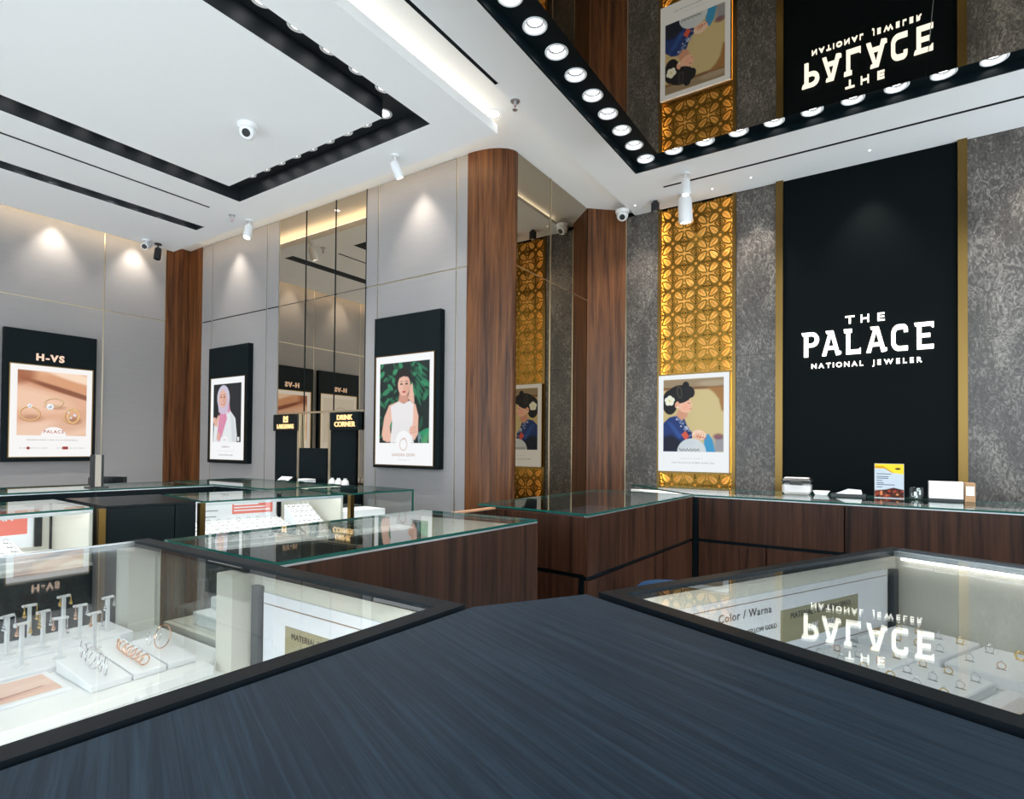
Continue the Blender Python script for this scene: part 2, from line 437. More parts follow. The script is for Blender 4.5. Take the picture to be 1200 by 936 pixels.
# left wall ---------------------------------------------------------------
wl = struct(box('wall_left', FABRIC, None, -4.2, 3.6, YL + 0.02, YL + 0.2, 0, ZU))
g = 0.006
seams = [3.098, 2.506, 1.668, 0.83, -0.008, -0.846, -1.684, -2.522, -3.36, -4.2]
for a, b in zip(seams[:-1], seams[1:]):
    for z0, z1 in ((0.0, SEAM), (SEAM, ZU)):
        box('panel', FABRIC, wl, b + g, a - g, YL, YL + 0.02, z0 + g, z1 - g)
    box('metal_trim', BRASST, wl, a - g + 0.0005, a + g - 0.0005, YL + 0.004, YL + 0.02, 0, ZU)
box('metal_trim', BRASST, wl, -4.2, 3.098, YL + 0.005, YL + 0.0195, SEAM - g, SEAM + g)
box('wood_panel', WALNUT, wl, 3.098 + g, XA, YL - 0.002, YL + 0.02, 0, ZU)
# back wall ---------------------------------------------------------------
wa = struct(box('wall_back', FABRIC, None, XA + 0.02, XA + 0.14, 2.66, YL + 0.2, 0, ZU))
box('wood_panel', WALNUT, wa, XA - 0.002, XA + 0.02, 6.457 + g, YL - 0.002, 0, ZU)
ya = [6.457, 6.242, 5.219, 5.019]
yb = [3.77, 3.622, 2.762, 2.655]
for ys in (ya, yb):
    for a, b in zip(ys[:-1], ys[1:]):
        for z0, z1 in ((0.0, SEAM), (SEAM, ZU)):
            box('panel', FABRIC, wa, XA, XA + 0.02, b + g, a - g, z0 + g, z1 - g)
    for y in ys:
        box('metal_trim', BRASST, wa, XA + 0.004, XA + 0.02, y - g + 0.0005, y + g - 0.0005, 0, ZU)
    box('metal_trim', BLACKM if ys is ya else BRASST, wa, XA + 0.005, XA + 0.0195, ys[-1], ys[0], SEAM - g, SEAM + g)
# bronze mirror panes of the back wall
zc1 = Z(0.303)
my = [5.019, 4.60, 4.175, 3.77]
for a, b in zip(my[:-1], my[1:]):
    for z0, z1 in ((0.0, zc1), (zc1, SEAM), (SEAM, ZU)):
        box('mirror_pane', MIRROR, wa, XA + 0.002, XA + 0.02, b + 0.008, a - 0.008, z0 + 0.004, z1 - 0.004)
    box('pane_joint', BLACKM, wa, XA - 0.001, XA + 0.0195, b - 0.006, b + 0.006, zc1, ZU)
box('pane_rail', BRASST, wa, XA - 0.006, XA + 0.0195, 3.77, 5.019, zc1 - 0.008, zc1 + 0.008)
# rounded walnut corner column ---------------------------------------------
cx, cy, rx, ry = 3.55, 2.66, 0.185, 0.33
col = MB(); arc = [(cx - rx * math.cos(t), cy - ry * math.sin(t)) for t in [PI / 2 * k / 20 for k in range(21)]]
col.prism(arc + [(cx, cy)], 0, ZU)
tag(col.build('corner_column', WALNUT, None, smooth=True), 'rounded walnut veneered column between grey wall and bronze mirror alcove', 'column')
# mirror alcove wall --------------------------------------------------------
wm = struct(box('wall_alcove', BLACKM, None, 3.56, 5.2, YM + 0.02, YM + 0.2, 0, ZU))
for a, b in ((3.55, 4.06), (4.06, 4.78)):
    for z0, z1 in ((0.0, SEAM), (SEAM, ZU)):
        box('mirror_pane', MIRRORM, wm, a + 0.005, b - 0.005, YM, YM + 0.018, z0 + 0.004, z1 - 0.004)
box('metal_trim', BRASST, wm, 4.055, 4.065, YM - 0.004, YM + 0.018, 0, ZU)
box('metal_trim', BRASST, wm, 3.56, 4.78, YM - 0.002, YM + 0.0175, SEAM - 0.004, SEAM + 0.004)
MB().prism([(4.76, YM + 0.02), (4.745, YM - 0.004), (5.0, 2.05), (5.02, 2.06)], 0, ZU).build('wood_panel', WALNUT, wm)
# right wall ----------------------------------------------------------------
wb = struct(box('wall_right', BLACKM, None, XB + 0.06, XB + 0.22, -3.2, 2.5, 0, ZU))
for (y0, y1) in ((1.742, 2.045), (0.757, 1.067), (-1.35, -0.458), (-2.25, -1.354), (-3.2, -2.254)):
    for z0, z1 in ((0.0, Z(0.78)), (Z(0.78), ZR)):
        box('stone_panel', STONE, wb, XB, XB + 0.06, y0 + 0.001, y1 - 0.001, z0, z1 - 0.002)
box('metal_trim', BRASST, wb, XB - 0.004, XB + 0.06, 2.045, 2.053, 0, ZR)
bw = 0.052
box('brass_pilaster', BRASS, wb, XB - 0.03, XB + 0.06, 0.704, 0.757, 0, ZR)
box('brass_pilaster', BRASS, wb, XB - 0.03, XB + 0.06, -0.458, -0.405, 0, ZR)
box('black_panel', mat('black_panel', (0.002, 0.004, 0.0045), 0.5, spec=0.06, noise=0.15, nscale=6, stretch=(1, 1, 20), bump=0.1), wb, XB, XB + 0.06, -0.405, 0.704, 0, ZR)

# ------------------------------------------------------------ gold lattice panel
lat = thing('gold_lattice_panel', 'backlit gold fretwork floral panel set into the grey stone wall', 'wall panel', (XB, 1.405, 0))
box('backing', GOLDB, lat, XB + 0.052, XB + 0.06, 1.067, 1.742, 0.02, ZR - 0.002)
for y0, y1 in ((1.067, 1.097), (1.712, 1.742)):
    box('frame_side', BRASS, lat, XB - 0.012, XB + 0.018, y0, y1, 0.02, ZR - 0.002)
for y in (1.082, 1.727):
    box('led_strip', LEDG, lat, XB + 0.030, XB + 0.036, y - 0.004, y + 0.004, 0.3, ZR - 0.03)
def ribbon(mb, pts, wd, x, th=0.004):
    n = len(pts); L = []
    for i in range(n):
        a = Vector(pts[i - 1]); b = Vector(pts[i]); c = Vector(pts[(i + 1) % n])
        t = (c - a); t.normalize(); nn = Vector((-t.y, t.x)); L.append((b + nn * wd / 2, b - nn * wd / 2))
    vs = []
    for o, i in L: vs += [(x, o.x, o.y), (x, i.x, i.y), (x + th, o.x, o.y), (x + th, i.x, i.y)]
    fs = []
    for k in range(n):
        a = 4 * k; b = 4 * ((k + 1) % n)
        fs += [(a, b, b + 1, a + 1), (a + 2, a + 3, b + 3, b + 2), (a, a + 2, b + 2, b), (a + 1, b + 1, b + 3, a + 3)]
    mb.add(vs, fs)
tile = 0.2043
def clipbar(y, z, y2, z2, mb, wd, x):
    d = Vector((y2 - y, z2 - z)); d.normalize(); n = Vector((-d.y, d.x)) * wd / 2
    P = [Vector((y, z)) + n, Vector((y, z)) - n, Vector((y2, z2)) - n, Vector((y2, z2)) + n]
    mb.add([(x, p.x, p.y) for p in P] + [(x + 0.004, p.x, p.y) for p in P], [(0, 1, 2, 3), (7, 6, 5, 4), (0, 4, 5, 1), (1, 5, 6, 2), (2, 6, 7, 3), (3, 7, 4, 0)])
def lattice(z_lo, z_hi, y_lo=1.098, y_hi=1.711, x=XB + 0.006):
    nz = int(round((z_hi - z_lo) / tile)); tz = (z_hi - z_lo) / nz; ty = (y_hi - y_lo) / 3
    for j in range(nz):
        for i in range(3):
            mb = MB(); cy_, cz_ = y_lo + (i + 0.5) * ty, z_lo + (j + 0.5) * tz
            for q in range(4):
                a = PI / 4 + q * PI / 2; s, c = math.sin(a), math.cos(a)
                # big leaf on each diagonal, from the centre to the corner region
                pts = []
                for k in range(16):
                    t = k / 16 * 2 * PI; u = 0.078 + 0.050 * math.cos(t); v = 0.030 * math.sin(t) * (1 - 0.35 * math.cos(t))
                    if abs(math.cos(t)) > 0.999: v = 0
                    pts.append((cy_ + u * c - v * s, cz_ + u * s + v * c))
                ribbon(mb, pts, 0.0125, x)
                clipbar(cy_ + 0.036 * c, cz_ + 0.036 * s, cy_ + 0.10 * c, cz_ + 0.10 * s, mb, 0.004, x)
            for q in range(4):
                a = q * PI / 2; s, c = math.sin(a), math.cos(a)
                hb = (ty if q % 2 == 0 else tz) / 2
                clipbar(cy_ + 0.018 * c, cz_ + 0.018 * s, cy_ + hb * c, cz_ + hb * s, mb, 0.014, x)
                # diamond half sitting on the tile edge
                for rr, wd in ((0.046, 0.012), (0.022, 0.009)):
                    ex, ez = cy_ + hb * c, cz_ + hb * s
                    clipbar(ex - rr * s, ez + rr * c, ex - rr * 0.9 * c, ez - rr * 0.9 * s, mb, wd, x)
                    clipbar(ex + rr * s, ez - rr * c, ex - rr * 0.9 * c, ez - rr * 0.9 * s, mb, wd, x)
            ribbon(mb, [(cy_ + 0.02 * math.cos(k * PI / 4), cz_ + 0.02 * math.sin(k * PI / 4)) for k in range(8)], 0.012, x)
            mb.build('fretwork_tile', GOLDL, lat)
lattice(Z(0.665), ZR - 0.01)
lattice(Z(-0.22) - 3 * tile, Z(-0.22))
for z in (Z(0.655), Z(-0.215)):
    box('cross_bar', BRASS, lat, XB - 0.01, XB + 0.04, 1.097, 1.712, z - 0.009, z + 0.009)

# ============================================================ ceiling fittings
ZB = Z(1.89)
FX0, FX1, FY0, FY1 = -0.5, 3.70, -2.2, 1.452       # outer plan of the hung mirror frame
GX0, GX1, GY0, GY1 = -0.3, 3.515, -2.0, 1.235      # mirror field
hung = thing('hung_mirror_ceiling', 'hung ceiling raft of smoked mirror framed by a black downlight band', 'ceiling raft', ((FX0 + FX1) / 2, (FY0 + FY1) / 2, ZB))
fr = MB(); t_ = 0.012
fr.box(FX0, FX1, FY1 - t_, FY1, ZB, ZR).box(FX0, FX1, FY0, FY0 + t_, ZB, ZR).box(FX1 - t_, FX1, FY0 + t_, FY1 - t_, ZB, ZR).box(FX0, FX0 + t_, FY0 + t_, FY1 - t_, ZB, ZR)
fr.build('frame_skirt', BLACKP, hung)
bd = MB(); zb2 = ZB + 0.05
def holed(mb, x0, x1, y0, y1, cx_, cy_, r, z, th, n=32):
    """plate with one round hole"""
    xm, ym = (x0 + x1) / 2, (y0 + y1) / 2
    def onrect(a):
        c, s_ = math.cos(a), math.sin(a); tx = ((x1 if c > 0 else x0) - cx_) / c if abs(c) > 1e-9 else 1e9; ty = ((y1 if s_ > 0 else y0) - cy_) / s_ if abs(s_) > 1e-9 else 1e9
        t = min(tx, ty); return (cx_ + t * c, cy_ + t * s_)
    an = sorted([2 * PI * k / n for k in range(n)] + [math.atan2(yy - cy_, xx - cx_) % (2 * PI) for xx in (x0, x1) for yy in (y0, y1)])
    m_ = len(an); vs = []
    for a_ in an:
        o_ = onrect(a_); vs += [(*o_, z), (cx_ + r * math.cos(a_), cy_ + r * math.sin(a_), z), (cx_ + r * math.cos(a_), cy_ + r * math.sin(a_), z + th)]
    fs = []
    for k in range(m_):
        p, q = 3 * k, 3 * ((k + 1) % m_); fs += [(p, p + 1, q + 1, q), (p + 1, p + 2, q + 2, q + 1)]
    mb.add(vs, fs)
HR = 0.047
bd.box(FX0 + t_, FX1 - t_, FY0 + t_, GY0, zb2, zb2 + 0.02).box(FX0 + t_, GX0, GY0, GY1, zb2, zb2 + 0.02)
xc = [2.200 + 0.2042 * k for k in range(-6, 8)]
xe = [FX0 + t_] + [x_ - 0.1021 for x_ in xc] + [xc[-1] + 0.06 if xc[-1] + 0.06 < FX1 - t_ else FX1 - t_]
bd.box(xe[0], xe[1], GY1, FY1 - t_, zb2, zb2 + 0.02)
for k, x_ in enumerate(xc):
    holed(bd, x_ - 0.1021, (x_ + 0.1021) if k < len(xc) - 1 else FX1 - t_, GY1, FY1 - t_, x_, 1.355, HR, zb2, 0.02)
yc_ = [1.161 - 0.2 * k for k in range(15)]
for k, y_ in enumerate(yc_):
    holed(bd, GX1, FX1 - t_, y_ - 0.1, (y_ + 0.1) if k else GY1, 3.618, y_, HR, zb2, 0.02)
bd.box(GX1, FX1 - t_, GY0, yc_[-1] - 0.1, zb2, zb2 + 0.02)
bd.build('downlight_band', BLACKP, hung)
ysp = [GY0, -1.08, -0.16, GY1]
xsp = [GX0, 1.6, GX1]
for a, b in zip(ysp[:-1], ysp[1:]):
    for c, d in zip(xsp[:-1], xsp[1:]):
        MB().box(c + 0.0015, d - 0.0015, a + 0.0015, b - 0.0015, ZB, ZB + 0.05).build('mirror_pane', MIRRORD, hung)

RIMW = mat('white_rim', (0.78, 0.80, 0.82), 0.35)
CUP = mat('lamp_cup', (0.85, 0.86, 0.88), 0.25, 0.3)
def make_downlight(name, label, group, r=0.058, spot=True, angle=75, watts=DOWN_W, col=(1, 0.96, 0.90), blend=0.6, deep=False):
    t = thing(name, label, 'downlight', (0, 0, 0), group)
    MB().lathe([(r, 0.0), (r, -0.004), (r * 0.92, -0.006), (r * 0.82, -0.004), (r * 0.80, 0.0)], 28, cap=False).build('rim', RIMW, t, smooth=True)
    if deep:
        MB().lathe([(r * 0.80, -0.001), (r * 0.79, 0.004), (r * 0.66, 0.020), (r * 0.62, 0.024)], 28, cap=False).build('lamp_cup', CUP, t, smooth=True)
        MB().lathe([(0.0, 0.021), (r * 0.60, 0.022), (r * 0.60, 0.026), (0, 0.026)], 24).build('lens', LENS, t)
        MB().tube([(r * 0.615 * math.cos(a), r * 0.615 * math.sin(a), 0.0195) for a in [2 * PI * k / 24 for k in range(24)]], 0.0022, 6, closed=True).build('trim_clip', PLB, t)
    else:
        MB().lathe([(r * 0.81, -0.0035), (r * 0.62, -0.0012), (r * 0.62, -0.0004), (r * 0.80, -0.0004)], 28, cap=False).build('lamp_cup', CUP, t, smooth=True)
        MB().lathe([(0.0, -0.0022), (r * 0.66, -0.0018), (r * 0.66, -0.0003), (0, -0.0003)], 24).build('lens', LENS, t)
    if spot:
        ld = bpy.data.lights.new('lamp', 'SPOT'); ld.energy = watts; ld.spot_size = math.radians(angle); ld.spot_blend = blend
        ld.shadow_soft_size = 0.03; ld.color = col
        lo = bpy.data.objects.new('lamp', ld); COL.objects.link(lo); lo.parent = t; lo.location = (0, 0, -0.02)
    return t
ORD = ['first', 'second', 'third', 'fourth', 'fifth', 'sixth', 'seventh', 'eighth', 'ninth', 'tenth', 'eleventh', 'twelfth', 'thirteenth', 'fourteenth', 'fifteenth']
band = make_downlight('downlight', 'round white downlight in the black band around the mirrored ceiling raft', 'downlights around the mirrored raft', deep=True)
zc = zb2 - 0.0005
first = True
for k in range(-6, 8):
    p = (2.200 + 0.2042 * k, 1.355, zc)
    lab = f'{ORD[7 - k]} downlight from the corner along the raft band above the column'
    if first: band.location = p; first = False; band['label'] = lab
    else: dup(band, p, label=lab)
for k in range(0, 15):
    dup(band, (3.618, 1.161 - 0.2 * k, zc), label=f'{ORD[k]} downlight from the corner along the raft band facing the sign')
chan = make_downlight('downlight', 'round white downlight deep in the black ceiling channel', 'downlights in the black channel')
first = True
zc = zt - 0.0005
for k in range(12):
    p = (2.44 - 0.205 * k, 2.588, zc)
    lab = f'{ORD[k]} downlight from the corner in the near run of the black channel'
    if first: chan.location = p; first = False; chan['label'] = lab
    else: dup(chan, p, label=lab)
for k in range(12): dup(chan, (2.44 - 0.205 * k, 4.566, zc), label=f'{ORD[k]} downlight from the corner in the far run of the black channel')
for k in range(9): dup(chan, (2.632, 2.80 + 0.195 * k, zc), label=f'{ORD[k]} downlight from the near corner in the end run of the black channel')
for k in range(10): dup(chan, (2.76 - 0.205 * k, 5.58, zc), label=f'{ORD[k]} downlight from the end of the short black slot by the left wall', group='downlights in the short slot')
# wall washers in the raised border
wash = make_downlight('downlight', 'small recessed downlight in the raised border washing the grey wall panels', 'wall washing downlights', 0.036, True, 78, SPOT_W, (1.0, 0.88, 0.74), 0.85)
wash.location = (2.07, YL - 0.11, ZU - 0.0005)
for x in (2.77, 1.25, 0.4, -0.45): dup(wash, (x, YL - 0.11, ZU - 0.0005))
for y in (5.72, 4.35, 3.12): dup(wash, (XA - 0.15, y, ZU - 0.0005))
rim2 = make_downlight('downlight', 'round bright downlight in the raised ceiling strip beside the corner column', None, 0.062, True, 85, DOWN_W, (1, 0.95, 0.88))
rim2.location = (3.05, 2.20, ZU - 0.0005)
ward = make_downlight('downlight', 'recessed downlight washing the black panel above the illuminated sign', 'downlights in front of the right wall', 0.011, True, 74, SPOT_W, (1, 0.93, 0.84), 0.75)
ward.location = (4.80, 0.11, ZR - 0.0005)
dup(ward, (4.78, 0.91, ZR - 0.0005), label='recessed downlight washing the stone strip between lattice and black panel')
dup(ward, (4.78, -0.85, ZR - 0.0005), label='recessed downlight washing the stone wall right of the black panel')
dup(ward, (4.82, 1.22, ZR - 0.0005), label='recessed downlight washing the gold lattice panel')
dup(ward, (4.78, 1.88, ZR - 0.0005), label='recessed downlight washing the narrow stone strip beside the alcove')

# spot heads, cameras, sprinklers ---------------------------------------------
def spot_head(label, loc, tilt, az, m, size=1.0, light=0.0, group=None):
    t = thing('spotlight', label, 'spotlight', loc, group)
    MB().lathe([(0.035 * size, 0), (0.035 * size, -0.012), (0.006, -0.014), (0.006, -0.03)], 20).xform(Matrix.Translation(loc)).build('ceiling_plate', m, t, smooth=True)
    b = MB()
    b.tube([(0, 0, -0.02), (0, 0, -0.05), (0.004, 0, -0.075)], 0.006 * size, 8).xform(Matrix.Translation(loc)).build('stem', m, t)
    R = Matrix.Translation(Vector(loc) + Vector((0, 0, -0.075))) @ Matrix.Rotation(az, 4, 'Z') @ Matrix.Rotation(tilt, 4, 'Y')
    s = size
    MB().lathe([(0.0, 0.03 * s), (0.026 * s, 0.03 * s), (0.034 * s, 0.015 * s), (0.036 * s, -0.085 * s), (0.033 * s, -0.10 * s), (0.028 * s, -0.10 * s), (0.026 * s, -0.075 * s), (0, -0.072 * s)], 24).xform(R).build('lamp_head', m, t, smooth=True)
    MB().lathe([(0.0, -0.083 * s), (0.025 * s, -0.083 * s), (0.025 * s, -0.079 * s), (0, -0.079 * s)], 20).xform(R).build('lens', LENS if light else PLB, t)
    if light:
        ld = bpy.data.lights.new('lamp', 'SPOT'); ld.energy = light; ld.spot_size = math.radians(50); ld.spot_blend = 0.7; ld.shadow_soft_size = 0.02; ld.color = (1, 0.94, 0.85)
        lo = bpy.data.objects.new('lamp', ld); COL.objects.link(lo); lo.parent = t
        mm = Matrix.Translation(-Vector(loc)) @ R @ Matrix.Translation((0, 0, -0.11 * s)); lo.matrix_local = mm
    return t
spot_head('white cylinder spotlight hanging above the wall left of the mirrors', (3.02, 4.98, ZL), math.radians(18), 0.4, PLW, 1.05, 10)
spot_head('white swivel spotlight over the poster of the woman in white', (2.905, 2.965, ZL), math.radians(25), 2.6, PLW, 0.9, 8)
spot_head('white tube spotlight beside the ceiling slot before the gold lattice', (4.44, 1.327, ZR), math.radians(4), 0.2, PLW, 1.0, 10)
spot_head('stubby white spotlight hanging close in front of the gold lattice', (4.80, 1.44, ZR), math.radians(-8), 0.0, PLW, 1.65, 22)
spot_head('small black spotlight at the far left ceiling corner', (2.86, 6.38, ZL), math.radians(12), 0.7, PLB, 0.95, 0)
cb = thing('ceiling_speaker', 'small black cylinder fitting on the ceiling left of the gold lattice', 'ceiling fitting', (4.80, 1.70, ZR))
MB().lathe([(0.02, 0), (0.02, -0.02), (0.036, -0.02), (0.036, -0.085), (0.030, -0.09), (0, -0.09)], 22).xform(Matrix.Translation((4.80, 1.70, ZR))).build('body', PLB, cb, smooth=True)
MB().lathe([(0.0, -0.0905), (0.02, -0.0905), (0.02, -0.094), (0, -0.094)], 18).xform(Matrix.Translation((4.80, 1.70, ZR))).build('lens_ring', ALU, cb)
def dome_cam(label, loc, az, tilt=0.7, s=1.0):
    t = thing('security_camera', label, 'camera', loc)
    T_ = Matrix.Translation(loc)
    MB().lathe([(0.062 * s, 0), (0.062 * s, -0.018 * s), (0.056 * s, -0.03 * s), (0.0, -0.03 * s)], 26).xform(T_).build('base', PLW, t, smooth=True)
    R = T_ @ Matrix.Translation((0, 0, -0.045 * s)) @ Matrix.Rotation(az, 4, 'Z') @ Matrix.Rotation(tilt, 4, 'Y')
    prof = [(0.0, 0.052 * s)] + [(0.052 * s * math.sin(a), 0.052 * s * math.cos(a)) for a in [PI * k / 14 for k in range(1, 11)]] + [(0.028 * s, -0.036 * s), (0, -0.034 * s)]
    MB().lathe(prof, 24).xform(R).build('eyeball', PLW, t, smooth=True)
    MB().lathe([(0.025 * s, -0.034 * s), (0.025 * s, -0.042 * s), (0.016 * s, -0.043 * s), (0.0, -0.039 * s)], 20).xform(R).build('lens', PLB, t, smooth=True)
    return t
dome_cam('white dome security camera in the middle of the left ceiling field', (2.10, 3.50, ZL), 0.75, 0.95, 1.0)
dome_cam('white dome security camera in the corner by the walnut alcove panel', (4.83, 2.02, ZR), 0.35, 0.8, 1.0)
bc = thing('bullet_camera', 'white bullet security camera beside the black spotlight', 'camera', (2.74, 6.36, ZL))
MB().lathe([(0.04, 0), (0.04, -0.012), (0.012, -0.016), (0.012, -0.045)], 18).xform(Matrix.Translation((2.74, 6.36, ZL))).build('base', PLW, bc, smooth=True)
R = Matrix.Translation((2.74, 6.36, ZL - 0.06)) @ Matrix.Rotation(-2.3, 4, 'Z') @ Matrix.Rotation(PI / 2 + 0.45, 4, 'Y')
MB().lathe([(0, -0.07), (0.03, -0.07), (0.033, -0.05), (0.033, 0.06), (0.028, 0.062), (0, 0.058)], 20).xform(R).build('housing', PLW, bc, smooth=True)
MB().lathe([(0, 0.0585), (0.026, 0.0605), (0.024, 0.066), (0, 0.066)], 18).xform(R).build('lens', PLB, bc)
def sprinkler(label, loc):
    t = thing('sprinkler', label, 'sprinkler', loc); T_ = Matrix.Translation(loc)
    MB().lathe([(0.03, 0), (0.03, -0.004), (0.010, -0.008), (0.008, -0.03), (0, -0.03)], 18).xform(T_).build('rosette', ALU, t, smooth=True)
    m = MB(); m.tube([(0.008, 0, -0.028), (0.013, 0, -0.042), (0.003, 0, -0.055)], 0.002, 6).tube([(-0.008, 0, -0.028), (-0.013, 0, -0.042), (-0.003, 0, -0.055)], 0.002, 6)
    m.xform(T_).build('frame_arm', ALU, t)
    MB().lathe([(0, -0.055), (0.017, -0.055), (0.017, -0.058), (0, -0.058)], 14).xform(T_).build('deflector', ALU, t)
    MB().lathe([(0, -0.03), (0.003, -0.03), (0.003, -0.054), (0, -0.054)], 8).xform(T_).build('bulb', mat('red_bulb', (0.5, 0.05, 0.02), 0.2), t)
sprinkler('small sprinkler head in the ceiling near the left mirrored wall', (2.865, 5.0, ZL))
sprinkler('small sprinkler head by the end of the ceiling slot above the column', (2.93, 1.945, ZR))

# ============================================================ illuminated sign
sign = thing('shop_sign', 'illuminated white letter sign reading THE PALACE NATIONAL JEWELER on the black panel', 'sign', (XB - 0.02, 0.15, Z(0.63)))
def glyph(ch):
    S = 0.20; P = []
    def bar(x0, y0, x1, y1): P.append([(x0, y0), (x1, y0), (x1, y1), (x0, y1)])
    def arcband(cx, cy, rx, ry, t0, t1, n=10, w=S, wy=None):
        wy = wy or w * 0.8
        for k in range(n):
            a = t0 + (t1 - t0) * k / n; b = t0 + (t1 - t0) * (k + 1) / n
            P.append([(cx + rx * math.cos(a), cy + ry * math.sin(a)), (cx + rx * math.cos(b), cy + ry * math.sin(b)),
                      (cx + (rx - w) * math.cos(b), cy + (ry - wy) * math.sin(b)), (cx + (rx - w) * math.cos(a), cy + (ry - wy) * math.sin(a))])
    if ch == 'P':
        bar(0.12, 0, 0.36, 1); P.append([(-0.03, 1.0), (0.12, 1.0), (0.12, 0.84), (0.03, 0.88)])
        bar(0.36, 0.86, 0.58, 1.0); bar(0.36, 0.40, 0.58, 0.54); arcband(0.58, 0.70, 0.42, 0.30, -PI / 2, PI / 2, 12, 0.24, 0.15)
    elif ch == 'A':
        P.append([(0.0, 0), (0.22, 0), (0.56, 0.98), (0.40, 1.0)]); P.append([(0.76, 0), (0.98, 0.02), (0.62, 1.0), (0.42, 1.0)])
        bar(0.25, 0.24, 0.75, 0.38); P.append([(0.20, 1.0), (0.45, 1.0), (0.45, 0.86), (0.24, 0.90)]); P.append([(0.8, 0.0), (1.04, 0.05), (1.04, 0.15), (0.85, 0.17)])
    elif ch == 'L':
        bar(0.14, 0, 0.38, 1); bar(0.38, 0, 1.0, 0.17); P.append([(0, 1.0), (0.48, 1.0), (0.48, 0.86), (0.03, 0.86)]); P.append([(0.88, 0.17), (1.0, 0.17), (1.0, 0.24)])
    elif ch == 'C':
        arcband(0.45, 0.66, 0.45, 0.34, PI / 2, PI, 8, 0.25, 0.18); arcband(0.45, 0.34, 0.45, 0.34, PI, 3 * PI / 2, 8, 0.25, 0.18)
        bar(0.0, 0.33, 0.25, 0.67); bar(0.44, 0, 0.98, 0.17); P.append([(0.44, 0.82), (0.75, 0.82), (0.75, 1.0), (0.44, 1.0)])
        arcband(0.70, 0.78, 0.28, 0.22, 0, PI / 2, 6, 0.24, 0.16); bar(0.74, 0.70, 0.98, 0.80)
    elif ch == 'E':
        bar(0.12, 0, 0.36, 1); bar(0.36, 0, 1.0, 0.16); bar(0.36, 0.44, 0.82, 0.58); bar(0.36, 0.86, 1.0, 1.0)
        P.append([(-0.02, 1.0), (0.12, 1.0), (0.12, 0.86), (0.03, 0.88)]); P.append([(0.86, 0.86), (1.0, 0.86), (1.0, 0.78), (0.92, 0.80)])
    return P
for ch_, yl, yr in (('P', 0.566, 0.448), ('A', 0.427, 0.303), ('L', 0.281, 0.171), ('A', 0.135, 0.010), ('C', -0.020, -0.122), ('E', -0.160, -0.270)):
    mb = MB(); z0, z1 = Z(0.724), Z(0.915)
    for pl in glyph(ch_):
        q = [(yl + (yr - yl) * u, z0 + (z1 - z0) * v) for u, v in pl]; n = len(q)
        mb.add([(XB - 0.024, a, b) for a, b in q] + [(XB - 0.001, a, b) for a, b in q], [tuple(range(n)), tuple(range(2 * n - 1, n - 1, -1))] + [(i, n + i, n + (i + 1) % n, (i + 1) % n) for i in range(n)])
    mb.build('letter', LETTER, sign)
RD, UPZ = (0, -1, 0), (0, 0, 1)
for ch_, yc, wd in (('T', 0.2415, 0.061), ('H', 0.1445, 0.053), ('E', 0.0425, 0.045)):
    text('letter', ch_, 0.082, LETTER, sign, (XB - 0.012, yc, Z(0.983)), RD, UPZ, 1.0, 0.010, 0.0008, wd)
nj = [('NATIONAL', 0.500, 0.155), ('JEWELER', 0.098, -0.203)]
for wtxt, ya_, yb_ in nj:
    ws = []
    for c in wtxt:
        me = text_mesh(c, 0.052, 0, 1.0, 0.0010); xs = [v.co.x for v in me.vertices]; ws.append(max(xs) - min(xs)); bpy.data.meshes.remove(me)
    gap = (ya_ - yb_ - sum(ws)) / (len(wtxt) - 1); yc = ya_
    for c, wd in zip(wtxt, ws):
        text('letter', c, 0.052, LETTER, sign, (XB - 0.010, yc - wd / 2, Z(0.648)), RD, UPZ, 1.0, 0.008, 0.0010, wd)
        yc -= wd + gap
